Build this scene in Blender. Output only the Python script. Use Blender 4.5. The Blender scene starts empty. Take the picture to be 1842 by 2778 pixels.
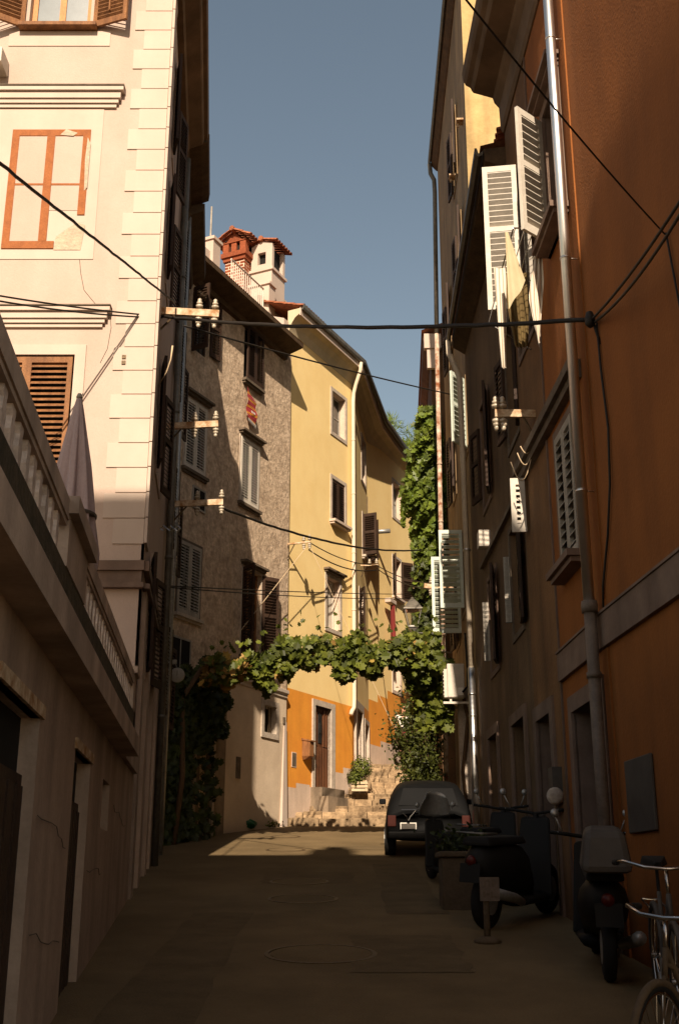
import bpy, math, random
from mathutils import Vector as V, Matrix
R = math.radians
random.seed(7)
S = bpy.context.scene
COL = S.collection

# ------------------------------------------------------------------ camera, sky, sun, exposure
PITCH = 17.97
cam_d = bpy.data.cameras.new('camera'); cam = bpy.data.objects.new('camera', cam_d); COL.objects.link(cam)
cam.location = (0, 0, 1.6); cam.rotation_euler = (R(90 + PITCH), 0, 0)
cam_d.sensor_fit = 'VERTICAL'; cam_d.sensor_height = 36; cam_d.lens = 40.4
cam_d.clip_start = .05; cam_d.clip_end = 2000
S.camera = cam
SUN = V((.04, 1.0, -.7)).normalized()          # the way the light travels
sun_d = bpy.data.lights.new('sun', 'SUN'); sun_d.energy = 5.0; sun_d.angle = R(.45); sun_d.color = (1, .83, .65)
sun = bpy.data.objects.new('sun', sun_d); COL.objects.link(sun)
sun.rotation_euler = SUN.to_track_quat('-Z', 'Y').to_euler(); sun.location = (0, -20, 30)
w = bpy.data.worlds.new('World'); S.world = w; w.use_nodes = True
nt = w.node_tree; bg = nt.nodes['Background']
sky = nt.nodes.new('ShaderNodeTexSky'); sky.sky_type = 'NISHITA'; sky.sun_disc = False
sky.sun_elevation = math.asin(-SUN.z); sky.sun_rotation = math.atan2(-SUN.x, -SUN.y)
sky.air_density = 1.0; sky.dust_density = .8; sky.ozone_density = 3.0
mx = nt.nodes.new('ShaderNodeMix'); mx.data_type = 'RGBA'; mx.blend_type = 'MULTIPLY'; mx.inputs[0].default_value = 1
mx.inputs[7].default_value = (1.28, .97, .665, 1)       # warm film balance over the whole sky light
nt.links.new(sky.outputs[0], mx.inputs[6]); nt.links.new(mx.outputs[2], bg.inputs[0])
bg.inputs[1].default_value = .1
S.view_settings.view_transform = 'Standard'; S.view_settings.look = 'None'
S.view_settings.exposure = .7; S.view_settings.gamma = 1
S.render.engine = 'CYCLES'; S.cycles.max_bounces = 8; S.cycles.diffuse_bounces = 5

# ------------------------------------------------------------------ measuring helpers
FF = 3118.; cP, sP = math.cos(R(PITCH)), math.sin(R(PITCH))
def ray(px, py):
    x = (px - 921) / FF; u = (1389 - py) / FF
    return (x, cP - u * sP, sP + u * cP)
def aty(px, py, y):
    r = ray(px, py); t = y / r[1]
    return V((r[0] * t, y, 1.6 + r[2] * t))
def gz(y):                                        # street height
    return .106 * y if y < 27 else (2.862 + min(1, (y - 27) / 6.82) * 2.0 + max(0, y - 33.82) * .1)
class Wall:
    """a vertical facade plane: s runs along it, d stands out of it into the street"""
    def __init__(s, x, y, dx, dy, side=1):
        l = math.hypot(dx, dy); s.o = V((x, y, 0)); s.u = V((dx / l, dy / l, 0)); s.n = V((s.u.y * side, -s.u.x * side, 0))
    def p(s, a, z, d=0): return s.o + s.u * a + s.n * d + V((0, 0, z))
    def px(s, px, py, d=0):
        r = ray(px, py); o = s.o + s.n * d
        t = (o.x * s.n.x + o.y * s.n.y) / (r[0] * s.n.x + r[1] * s.n.y)
        return ((r[0] * t - o.x) * s.u.x + (r[1] * t - o.y) * s.u.y, 1.6 + r[2] * t)
WF = Wall(0, 13.5, 1, 0)                          # pink front, s is x
WS = Wall(-2.38, 13.5, -.104, 1)                  # pink side and the house behind it
WL = Wall(-.964, 0, -.1034, 1)                    # terrace wall, near left
WT = Wall(-1.24, 27, .466, 1)                     # rough stone house
WY = Wall(-1.3, 27.1, .51, 1)                     # yellow house, three faces
WY2 = Wall(.3356, 30.307, .168, 1)
WY3 = Wall(.8445, 33.3366, .41, 1)
WR0 = Wall(2.324 + .065 * 10.02, 0, -.065, 1, -1)   # the orange house nearest the viewer
WR = Wall(2.6, 0, -.0275, 1, -1)                  # orange house and the next one
WB = Wall(2.32, 13.2, -.01, 1, -1)                # brown house with the low eave
WO = Wall(2.5, 19.3, .02, 1, -1)                  # tall ochre house
WD = Wall(2.62, 30, .05, 1, -1)                   # far dark house

# ------------------------------------------------------------------ materials
MATS = {}
def mat(name, c, c2=None, rough=.85, scale=2., bump=0., bscale=30., metal=0., stretch=1., fine=.0, spec=.3, trans=0., island=0., emit=0., streak=0.):
    m = bpy.data.materials.new(name); m.use_nodes = True; n = m.node_tree.nodes; L = m.node_tree.links
    b = n['Principled BSDF']; b.inputs['Roughness'].default_value = rough; b.inputs['Metallic'].default_value = metal
    b.inputs['Specular IOR Level'].default_value = spec
    c2 = c2 or tuple(x * .8 for x in c)
    geo = n.new('ShaderNodeNewGeometry'); mp = n.new('ShaderNodeMapping'); mp.inputs['Scale'].default_value = (1, 1, stretch)
    L.new(geo.outputs['Position'], mp.inputs[0])
    t = n.new('ShaderNodeTexNoise'); t.inputs['Scale'].default_value = scale; t.inputs['Detail'].default_value = 7; t.inputs['Roughness'].default_value = .62
    L.new(mp.outputs[0], t.inputs['Vector'])
    r = n.new('ShaderNodeValToRGB'); r.color_ramp.elements[0].position = .36; r.color_ramp.elements[1].position = .66
    r.color_ramp.elements[0].color = (*c2, 1); r.color_ramp.elements[1].color = (*c, 1)
    L.new(t.outputs[0], r.inputs[0]); out = r.outputs[0]
    def mul(out, fac, lo, hi):
        x = n.new('ShaderNodeMapRange'); x.inputs[3].default_value = lo; x.inputs[4].default_value = hi; L.new(fac, x.inputs[0])
        y = n.new('ShaderNodeVectorMath'); y.operation = 'SCALE'; L.new(out, y.inputs[0]); L.new(x.outputs[0], y.inputs['Scale']); return y.outputs[0]
    if fine:
        f = n.new('ShaderNodeTexNoise'); f.inputs['Scale'].default_value = bscale; f.inputs['Detail'].default_value = 5; f.inputs['Roughness'].default_value = .7
        L.new(geo.outputs['Position'], f.inputs['Vector'])
        x = n.new('ShaderNodeMapRange'); x.inputs[1].default_value = .3; x.inputs[2].default_value = .7; L.new(f.outputs[0], x.inputs[0])
        out = mul(out, x.outputs[0], 1 - fine, 1 + fine * .6)
    if streak:                                    # rain streaks and grime, running down the wall
        mp2 = n.new('ShaderNodeMapping'); mp2.inputs['Scale'].default_value = (2.6, 2.6, .3); L.new(geo.outputs['Position'], mp2.inputs[0])
        f = n.new('ShaderNodeTexNoise'); f.inputs['Scale'].default_value = 1; f.inputs['Detail'].default_value = 6; L.new(mp2.outputs[0], f.inputs['Vector'])
        x = n.new('ShaderNodeMapRange'); x.inputs[1].default_value = .35; x.inputs[2].default_value = .6; L.new(f.outputs[0], x.inputs[0])
        out = mul(out, x.outputs[0], 1 - streak, 1.)
    if island: out = mul(out, geo.outputs['Random Per Island'], 1 - island, 1 + island)
    L.new(out, b.inputs['Base Color'])
    if bump:
        f = n.new('ShaderNodeTexNoise'); f.inputs['Scale'].default_value = bscale; f.inputs['Detail'].default_value = 6
        L.new(geo.outputs['Position'], f.inputs['Vector'])
        bm = n.new('ShaderNodeBump'); bm.inputs['Strength'].default_value = bump; bm.inputs['Distance'].default_value = .02
        L.new(f.outputs[0], bm.inputs['Height']); L.new(bm.outputs[0], b.inputs['Normal'])
    if trans:
        tr = n.new('ShaderNodeBsdfTranslucent'); L.new(out, tr.inputs[0]); ms = n.new('ShaderNodeMixShader'); ms.inputs[0].default_value = trans
        L.new(b.outputs[0], ms.inputs[1]); L.new(tr.outputs[0], ms.inputs[2]); L.new(ms.outputs[0], n['Material Output'].inputs[0])
    MATS[name] = m; return m
mat('pink', (.5, .385, .315), (.46, .35, .28), scale=1.2, bump=.12, bscale=45, streak=.05, fine=.05)
mat('cream_trim', (.54, .44, .36), (.5, .4, .325), scale=1.5, bump=.06, streak=.06)
mat('patch', (.5, .42, .3), (.4, .33, .24), scale=6, bump=.6, bscale=25, fine=.2)
mat('orange_paint', (.35, .12, .037), (.27, .09, .028), scale=9, bump=.2, fine=.2, bscale=40)
mat('terrace', (.47, .34, .25), (.35, .25, .185), scale=1.3, bump=.3, bscale=20, streak=.3, fine=.12)
mat('terrace_trim', (.52, .39, .3), (.38, .285, .215), scale=2, bump=.2, streak=.35, fine=.1)
mat('dark_plinth', (.075, .055, .03), (.03, .025, .012), scale=8, bump=.5, fine=.4)  # mottled dark tone of the plinth course
mat('baluster', (.66, .53, .44), (.48, .38, .31), scale=9, bump=.3, fine=.25, streak=.3)
mat('grime_wall', (.3, .225, .15), (.16, .12, .08), scale=1.5, bump=.3, streak=.4, fine=.15)
mat('rough_stone', (.66, .51, .36), (.42, .31, .21), scale=4.2, bump=1.0, bscale=12, fine=.42, rough=.95)
mat('cream_render', (.66, .53, .38), (.56, .44, .31), scale=1.6, bump=.25, bscale=25, fine=.08, streak=.04)
mat('yellow', (.88, .67, .31), (.83, .61, .265), scale=1.1, bump=.15, bscale=40, fine=.05, streak=.02)
mat('deep_orange', (.76, .31, .035), (.68, .26, .03), scale=2, bump=.15, bscale=40, fine=.1, streak=.1)
mat('plinth', (.72, .56, .43), (.6, .46, .35), scale=2, bump=.3, fine=.12, streak=.2)
mat('soffit', (.6, .5, .33), (.5, .42, .28), scale=3, bump=.1, streak=.1)
mat('orange_wall', (.28, .094, .018), (.23, .076, .014), scale=1.1, bump=.25, bscale=35, fine=.08, streak=.16)
mat('brown_wall', (.23, .115, .045), (.16, .082, .035), scale=1.4, bump=.35, bscale=25, fine=.12, streak=.3)
mat('brown_wall2', (.19, .115, .06), (.125, .075, .038), scale=1.2, bump=.35, bscale=25, fine=.15, streak=.3)
mat('band', (.22, .15, .11), (.16, .105, .075), scale=3, bump=.2, streak=.25)
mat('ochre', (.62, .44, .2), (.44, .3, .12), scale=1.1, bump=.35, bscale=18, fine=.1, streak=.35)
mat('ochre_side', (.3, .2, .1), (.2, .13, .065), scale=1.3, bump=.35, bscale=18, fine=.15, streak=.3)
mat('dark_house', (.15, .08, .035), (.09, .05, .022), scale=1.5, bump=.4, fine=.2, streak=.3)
mat('dark_wood', (.05, .024, .012), (.028, .014, .007), scale=7, stretch=.2, bump=.3, bscale=40, fine=.3, rough=.7)
mat('door_wood', (.14, .052, .018), (.07, .026, .01), scale=7, stretch=.2, bump=.3, bscale=40, fine=.3, rough=.6)
mat('warm_wood', (.28, .125, .045), (.15, .062, .022), scale=9, stretch=.25, bump=.3, bscale=45, fine=.3, rough=.7)
mat('bright_wood', (.55, .26, .09), (.42, .18, .06), scale=9, stretch=.2, bump=.2, fine=.2, rough=.6)
mat('white_paint', (.62, .56, .47), (.52, .47, .39), scale=5, bump=.1, fine=.1, rough=.6)
mat('dull_white', (.4, .36, .3), (.3, .27, .22), scale=5, bump=.15, fine=.15, rough=.7)
mat('teal_paint', (.6, .65, .55), (.52, .58, .5), scale=6, bump=.1, fine=.1, rough=.55)
mat('glass', (.03, .032, .03), (.02, .02, .02), rough=.08, spec=.8)
mat('grey_glass', (.16, .19, .2), (.13, .155, .165), scale=5, rough=.2, spec=.8)  # pane in a blue grey tone
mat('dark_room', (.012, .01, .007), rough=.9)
mat('stone_trim', (.52, .44, .35), (.4, .33, .26), scale=7, bump=.4, bscale=30, fine=.2)
mat('dark_trim', (.16, .12, .085), (.1, .075, .05), scale=6, bump=.3, fine=.2)
mat('eave_wood', (.11, .066, .033), (.065, .038, .018), scale=5, bump=.3, fine=.3)
mat('eave_plaster', (.2, .13, .078), (.13, .085, .05), scale=2, bump=.2, streak=.2)
mat('tile', (.36, .13, .06), (.22, .07, .03), scale=9, bump=.5, fine=.35, island=.25)
mat('mortar', (.8, .62, .46), (.7, .52, .38), scale=9, bump=.3)
mat('brick', (.27, .07, .025), (.2, .05, .017), scale=14, bump=.5, fine=.3, island=.2)
mat('steel', (.8, .78, .74), (.7, .68, .64), metal=1, rough=.36, scale=4)
mat('zinc', (.42, .41, .38), (.3, .29, .26), metal=.6, rough=.45, scale=5, fine=.2)
mat('dull_pipe', (.17, .13, .1), (.11, .085, .065), rough=.5, scale=5, fine=.2, spec=.2)
mat('gutter', (.17, .15, .12), (.1, .09, .07), metal=.3, rough=.5, scale=5, fine=.25)
mat('pale_pipe', (.7, .6, .45), (.62, .52, .39), rough=.5, scale=3, fine=.1)
mat('rust_pipe', (.66, .55, .42), (.2, .065, .02), rough=.75, scale=5, bump=.3, fine=.3)
mat('rusty_bar', (.68, .55, .38), (.32, .16, .06), rough=.8, scale=9, bump=.3, fine=.2)
mat('ceramic', (.5, .43, .33), (.36, .3, .21), rough=.25, spec=.6, scale=12)
mat('black_cable', (.018, .014, .01), rough=.6)
mat('pale_wire', (.6, .45, .28), rough=.6)
mat('leaf', (.14, .155, .02), (.06, .08, .01), scale=2.5, rough=.5, trans=.38, island=.55)
mat('leaf_warm', (.42, .3, .07), (.3, .14, .04), scale=6, rough=.6, trans=.35, island=.4)
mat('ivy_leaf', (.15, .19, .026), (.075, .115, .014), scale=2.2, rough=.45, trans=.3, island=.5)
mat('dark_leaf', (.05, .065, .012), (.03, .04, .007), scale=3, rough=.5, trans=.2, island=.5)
mat('bush_leaf', (.08, .09, .015), (.04, .05, .008), scale=4, rough=.5, trans=.3, island=.5)
mat('pine_leaf', (.27, .34, .04), (.14, .19, .02), scale=2, rough=.6, trans=.4, island=.4)
mat('stem', (.12, .07, .035), rough=.9, scale=12, bump=.4)
mat('asphalt', (.18, .124, .058), (.125, .085, .038), rough=.9, scale=1.1, bump=.35, bscale=60, fine=.16)
mat('ground_soil', (.12, .09, .05), (.08, .06, .035), scale=.6, bump=.3)
mat('step_stone', (.4, .28, .16), (.2, .135, .075), scale=5, bump=.7, bscale=16, fine=.35, island=.28, rough=.95)
mat('iron', (.13, .085, .045), (.08, .055, .03), rough=.55, metal=.5, scale=20, bump=.4)
mat('black_metal', (.015, .014, .012), rough=.6, spec=.15)
mat('car_black', (.008, .008, .008), (.006, .006, .006), rough=.55, spec=.05)
mat('rubber', (.015, .014, .012), rough=.85)
mat('chrome', (.5, .48, .45), metal=1, rough=.25)
mat('plate_white', (.8, .76, .68), (.75, .7, .6), rough=.4)
mat('red_lens', (.09, .01, .006), rough=.4)
mat('parasol', (.42, .33, .32), (.34, .26, .255), scale=4, bump=.2, stretch=.3, fine=.1)
mat('cloth_yellow', (.78, .66, .42), (.7, .58, .36), scale=4, rough=.9, trans=.35)
mat('cloth_olive', (.16, .11, .04), (.12, .08, .03), scale=4, rough=.9, trans=.1)
mat('grey_panel', (.09, .08, .065), (.065, .055, .045), scale=4, rough=.6)
mat('planter', (.12, .085, .05), (.08, .055, .03), scale=5, bump=.3, fine=.2)
mat('green_bag', (.03, .2, .09), (.02, .12, .05), scale=9, rough=.3, trans=.3)
mat('skin', (.6, .33, .2), (.55, .3, .18), rough=.5)
mat('white_cloth', (.75, .7, .62), rough=.8)
mat('red_cloth', (.24, .035, .03), rough=.8)
mat('hair', (.06, .03, .015), rough=.6)
mat('crate_wood', (.6, .46, .3), (.45, .33, .2), scale=9, bump=.3)
mat('smooth_red', (.05, .012, .008), rough=.6, spec=.1)

def striped(name, a, b, freq, axis):
    m = bpy.data.materials.new(name); m.use_nodes = True; n = m.node_tree.nodes; L = m.node_tree.links
    g = n.new('ShaderNodeNewGeometry'); s = n.new('ShaderNodeSeparateXYZ'); L.new(g.outputs['Position'], s.inputs[0])
    q = n.new('ShaderNodeMath'); q.operation = 'MULTIPLY'; q.inputs[1].default_value = freq; L.new(s.outputs[axis], q.inputs[0])
    f = n.new('ShaderNodeMath'); f.operation = 'SINE'; L.new(q.outputs[0], f.inputs[0])
    r = n.new('ShaderNodeValToRGB'); r.color_ramp.elements[0].position = .4; r.color_ramp.elements[1].position = .6
    r.color_ramp.elements[0].color = (*a, 1); r.color_ramp.elements[1].color = (*b, 1); L.new(f.outputs[0], r.inputs[0])
    L.new(r.outputs[0], n['Principled BSDF'].inputs['Base Color']); n['Principled BSDF'].inputs['Roughness'].default_value = .9
    MATS[name] = m
striped('cloth_striped', (.72, .64, .52), (.4, .33, .25), 150, 0)
striped('rug_pattern', (.3, .025, .03), (.5, .2, .02), 38, 2)
M = MATS

# ------------------------------------------------------------------ mesh building
class MB:
    def __init__(s): s.v = []; s.f = []; s.m = []; s.mats = []; s.cur = 0
    def use(s, m):
        m = M[m]
        if m not in s.mats: s.mats.append(m)
        s.cur = s.mats.index(m); return s
    def face(s, pts, m=None):
        b = len(s.v); s.v += [V(p) for p in pts]; s.f.append(tuple(range(b, b + len(pts)))); s.m.append(s.cur)
    def hexa(s, q):                               # 8 corners: bottom 4, top 4
        b = len(s.v); s.v += [V(p) for p in q]
        for f in ((0, 3, 2, 1), (4, 5, 6, 7), (0, 1, 5, 4), (1, 2, 6, 5), (2, 3, 7, 6), (3, 0, 4, 7)):
            s.f.append(tuple(b + i for i in f)); s.m.append(s.cur)
    def box(s, x0, x1, y0, y1, z0, z1):
        s.hexa([(x0, y0, z0), (x1, y0, z0), (x1, y1, z0), (x0, y1, z0), (x0, y0, z1), (x1, y0, z1), (x1, y1, z1), (x0, y1, z1)])
    def wbox(s, W, a, b, d0, d1, z0, z1, z0b=None, z1b=None):
        z0b = z0 if z0b is None else z0b; z1b = z1 if z1b is None else z1b
        s.hexa([W.p(a, z0, d0), W.p(b, z0b, d0), W.p(b, z0b, d1), W.p(a, z0, d1), W.p(a, z1, d0), W.p(b, z1b, d0), W.p(b, z1b, d1), W.p(a, z1, d1)])
    def fbox(s, o, u, v, w_, a0, a1, b0, b1, c0, c1):
        o = V(o); q = [o + u * a + v * b + w_ * c for c in (c0, c1) for (a, b) in ((a0, b0), (a1, b0), (a1, b1), (a0, b1))]
        s.hexa(q)
    def tube(s, pts, r, n=8, cap=True, r1=None):
        pts = [V(p) for p in pts]; rings = []; N = len(pts); prev = None
        for i, p in enumerate(pts):
            t = (pts[min(i + 1, N - 1)] - pts[max(i - 1, 0)]).normalized()
            if prev is None:
                a = t.cross(V((0, 0, 1)))
                if a.length < .1: a = t.cross(V((1, 0, 0)))
            else: a = prev - t * prev.dot(t)
            a.normalize(); prev = a; bb = t.cross(a)
            rr = r if r1 is None else r + (r1 - r) * i / max(1, N - 1)
            b = len(s.v); s.v += [p + (a * math.cos(k * 2 * math.pi / n) + bb * math.sin(k * 2 * math.pi / n)) * rr for k in range(n)]; rings.append(b)
        for i in range(N - 1):
            for k in range(n):
                s.f.append((rings[i] + k, rings[i] + (k + 1) % n, rings[i + 1] + (k + 1) % n, rings[i + 1] + k)); s.m.append(s.cur)
        if cap:
            s.f.append(tuple(rings[0] + k for k in range(n))[::-1]); s.m.append(s.cur)
            s.f.append(tuple(rings[-1] + k for k in range(n))); s.m.append(s.cur)
    def lathe(s, o, prof, n=14, ax=None):         # prof: (radius, height)
        o = V(o); w_ = V(ax or (0, 0, 1)).normalized(); a = w_.cross(V((1, 0, 0))); a = a if a.length > .1 else w_.cross(V((0, 1, 0))); a.normalize(); b_ = w_.cross(a)
        R_ = []
        for r, h in prof:
            b = len(s.v); s.v += [o + w_ * h + (a * math.cos(k * 2 * math.pi / n) + b_ * math.sin(k * 2 * math.pi / n)) * r for k in range(n)]; R_.append(b)
        for i in range(len(prof) - 1):
            for k in range(n):
                s.f.append((R_[i] + k, R_[i] + (k + 1) % n, R_[i + 1] + (k + 1) % n, R_[i + 1] + k)); s.m.append(s.cur)
        s.f.append(tuple(R_[0] + k for k in range(n))[::-1]); s.m.append(s.cur); s.f.append(tuple(R_[-1] + k for k in range(n))); s.m.append(s.cur)
    def build(s, name, m=None, parent=None, smooth=False, bevel=0):
        me = bpy.data.meshes.new(name)
        off = parent.get('_o', None) if parent else None
        off = V(off) if off else V((0, 0, 0))
        if parent is None and s.v:
            xs = [p.x for p in s.v]; ys = [p.y for p in s.v]; zs = [p.z for p in s.v]
            off = V(((min(xs) + max(xs)) / 2, (min(ys) + max(ys)) / 2, min(zs)))
        me.from_pydata([p - off for p in s.v], [], s.f)
        if s.mats:
            for x in s.mats: me.materials.append(x)
            me.polygons.foreach_set('material_index', s.m)
        if m:
            if s.mats: raise Exception('two ways of colouring ' + name)
            me.materials.append(M[m])
        if smooth: me.polygons.foreach_set('use_smooth', [True] * len(me.polygons))
        o = bpy.data.objects.new(name, me); COL.objects.link(o)
        if parent:
            o.parent = parent; o['_o'] = tuple(off)
        else:
            o.location = off; o['_o'] = tuple(off)
        if bevel:
            b = o.modifiers.new('bevel', 'BEVEL'); b.width = bevel; b.segments = 2; b.limit_method = 'ANGLE'
        me.validate(); me.update()
        return o
def tag(o, label, cat, group=None, kind=None):
    if label: o['label'] = label
    if cat: o['category'] = cat
    if group: o['group'] = group
    if kind: o['kind'] = kind
    return o
def thing(name, label, cat, loc, group=None):
    o = bpy.data.objects.new(name, None); COL.objects.link(o); o.location = loc; o['_o'] = tuple(loc); o.empty_display_size = .2
    return tag(o, label, cat, group)
def B(fn):                                        # small sugar: build a mesh from a function
    b = MB(); fn(b); return b
def facade(mb, W, s0, s1, z0, z1, ops=(), depth=.18, reveal=None, matf=None, sc=(), zc=(), back=True):
    ss = sorted({s0, s1, *[o[0] for o in ops], *[o[1] for o in ops], *sc}); zz = sorted({z0, z1, *[o[2] for o in ops], *[o[3] for o in ops], *zc})
    ss = [x for x in ss if s0 <= x <= s1]; zz = [x for x in zz if z0 <= x <= z1]
    base = mb.cur
    for a, b in zip(ss, ss[1:]):
        if b - a < 1e-5: continue
        for c, d in zip(zz, zz[1:]):
            if d - c < 1e-5: continue
            m_, n_ = (a + b) / 2, (c + d) / 2
            if any(o[0] < m_ < o[1] and o[2] < n_ < o[3] for o in ops): continue
            if matf: mb.use(matf(m_, n_))
            mb.face([W.p(a, c), W.p(b, c), W.p(b, d), W.p(a, d)])
    for o in ops:
        a, b, c, d = o[:4]; dp = -(o[4] if len(o) > 4 else depth)
        if reveal: mb.use(reveal)
        mb.face([W.p(a, c), W.p(a, c, dp), W.p(a, d, dp), W.p(a, d)]); mb.face([W.p(b, c, dp), W.p(b, c), W.p(b, d), W.p(b, d, dp)])
        mb.face([W.p(a, d), W.p(a, d, dp), W.p(b, d, dp), W.p(b, d)]); mb.face([W.p(a, c, dp), W.p(a, c), W.p(b, c), W.p(b, c, dp)])
        if not reveal: mb.cur = base
def prism(mb, pts, z0, z1, skip=()):              # outer shell walls of a house from plan points; skip the facades drawn apart
    n = len(pts)
    for i in range(n):
        if i in skip: continue
        a, b = pts[i], pts[(i + 1) % n]
        mb.face([(a[0], a[1], z0), (b[0], b[1], z0), (b[0], b[1], z1), (a[0], a[1], z1)])
def sweep(mb, pts, prof, side=1, closed_prof=True, adj=None):
    """run a profile of (d, z) along plan points; d is measured to the right of the run for side 1"""
    P = [V((p[0], p[1], 0)) for p in pts]; N = len(P); offs = []
    for i in range(N):
        ns = []
        for a, b in ((i - 1, i), (i, i + 1)):
            if a >= 0 and b < N:
                u = (P[b] - P[a]).normalized(); ns.append(V((u.y, -u.x, 0)) * side)
        m_ = sum(ns, V((0, 0, 0))); m_.normalize(); offs.append(m_ / max(.3, m_.dot(ns[0])))
    k = len(prof); seg = range(k if closed_prof else k - 1)
    if adj:
        offs = [o * a[0] for o, a in zip(offs, adj)]; P = [p + V((0, 0, a[1])) for p, a in zip(P, adj)]
    for i in range(N - 1):
        for j in seg:
            d0, z0 = prof[j]; d1, z1 = prof[(j + 1) % k]
            mb.face([P[i] + offs[i] * d0 + V((0, 0, z0)), P[i + 1] + offs[i + 1] * d0 + V((0, 0, z0)), P[i + 1] + offs[i + 1] * d1 + V((0, 0, z1)), P[i] + offs[i] * d1 + V((0, 0, z1))])
    if closed_prof:
        for i in (0, N - 1): mb.face([P[i] + offs[i] * d + V((0, 0, z)) for d, z in prof])

def leaf_board(name, W, s, d, ang, wd, z0, z1, m, parent, flip=1, mid=True, pitch=.062, rod=False, fill=False):
    """a louvred shutter leaf hinged at (s, d); ang degrees out of the wall plane, flip = which way it lies when closed"""
    u = (W.u * flip * math.cos(R(ang)) + W.n * math.sin(R(ang))).normalized(); up = V((0, 0, 1)); n = u.cross(up); o = W.p(s, 0, d)
    mb = MB(); st = .062; th = .02
    mb.fbox(o, u, n, up, 0, st, -th, th, z0, z1); mb.fbox(o, u, n, up, wd - st, wd, -th, th, z0, z1)
    mb.fbox(o, u, n, up, st, wd - st, -th + .001, th - .001, z0, z0 + .1); mb.fbox(o, u, n, up, st, wd - st, -th + .001, th - .001, z1 - .08, z1)
    bays = [(z0 + .1, z1 - .08)]
    if mid and z1 - z0 > 1.0:
        zm = z0 + (z1 - z0) * .55; mb.fbox(o, u, n, up, st, wd - st, -th + .001, th - .001, zm - .035, zm + .035); bays = [(z0 + .1, zm - .035), (zm + .035, z1 - .08)]
    sg = 1 if n.dot(W.n) * math.cos(R(ang)) > 0 or ang == 90 else -1
    if fill: sg = -sg
    for a, b in bays:
        k = max(2, int((b - a) / pitch))
        for i in range(k):
            z = a + (b - a) * (i + .5) / k; c = .024; t = .005
            q0 = n * c + up * (-c) * sg; q1 = -q0; e = up * t
            mb.hexa([o + u * x + q + up * z + e2 for e2 in (-e, e) for x, q in ((st, q0), (wd - st, q0), (wd - st, q1), (st, q1))])
    if rod: mb.fbox(o, u, n, up, wd / 2 - .01, wd / 2 + .01, th, th + .03, z0 + .2, z1 - .2)
    return mb.build(name, m, parent)
def window(parent, W, a, b, z0, z1, depth=.16, frame='white_paint', pane='glass', bars=(1, 1), surround=None, sw=.11, sd=.02, sill=None, hood=None, name='window', fw=.05, sillw=.08):
    mb = MB(); d = -depth
    mb.wbox(W, a, a + fw, d, d + .04, z0, z1); mb.wbox(W, b - fw, b, d, d + .04, z0, z1)
    mb.wbox(W, a + fw, b - fw, d, d + .038, z0, z0 + fw); mb.wbox(W, a + fw, b - fw, d, d + .038, z1 - fw, z1)
    for i in range(bars[0]):
        s = a + (b - a) * (i + 1) / (bars[0] + 1); mb.wbox(W, s - fw * .6, s + fw * .6, d, d + .036, z0 + fw, z1 - fw)
    for i in range(bars[1]):
        z = z0 + (z1 - z0) * (i + 1) / (bars[1] + 1); mb.wbox(W, a + fw, b - fw, d, d + .028, z - .014, z + .014)
    o = mb.build(name, frame, parent)
    p = MB(); p.face([W.p(a - .01, z0 - .01, d + .012), W.p(b + .01, z0 - .01, d + .012), W.p(b + .01, z1 + .01, d + .012), W.p(a - .01, z1 + .01, d + .012)]); p.build('pane', pane, o)
    if surround:
        s = MB(); s.wbox(W, a - sw, a, -.01, sd, z0, z1 + sw); s.wbox(W, b, b + sw, -.01, sd, z0, z1 + sw); s.wbox(W, a, b, -.01, sd - .002, z1, z1 + sw); s.wbox(W, a - sw, b + sw, -.01, sd, z0 - sw, z0); s.build('surround', surround, o)
    if sill:
        s = MB(); s.wbox(W, a - sw - .03, b + sw + .03, -.01, sillw + .04, z0 - .07, z0 - .004); s.wbox(W, a - sw, b + sw, -.01, sillw, z0 - .12, z0 - .072); s.build('sill', sill, o)
    if hood:
        zt = z1 + sw; s = MB(); s.wbox(W, a - sw - .06, b + sw + .06, -.01, .16, zt + .05, zt + .1); s.wbox(W, a - sw - .02, b + sw + .02, -.01, .1, zt + .003, zt + .048); s.build('hood', hood, o)
    return o
def cable(p0, p1, sag, r, m, label, group='cables strung across the street', n=24, name='overhead_cable', wob=0):
    p0, p1 = V(p0), V(p1); pts = []
    for i in range(n + 1):
        t = i / n; p = p0.lerp(p1, t); p.z -= sag * 4 * t * (1 - t)
        if wob: p += V((random.uniform(-wob, wob), 0, random.uniform(-wob, wob)))
        pts.append(p)
    b = MB(); b.tube(pts, r, 6); return tag(b.build(name, m, None, True), label, 'cable', group)

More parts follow.
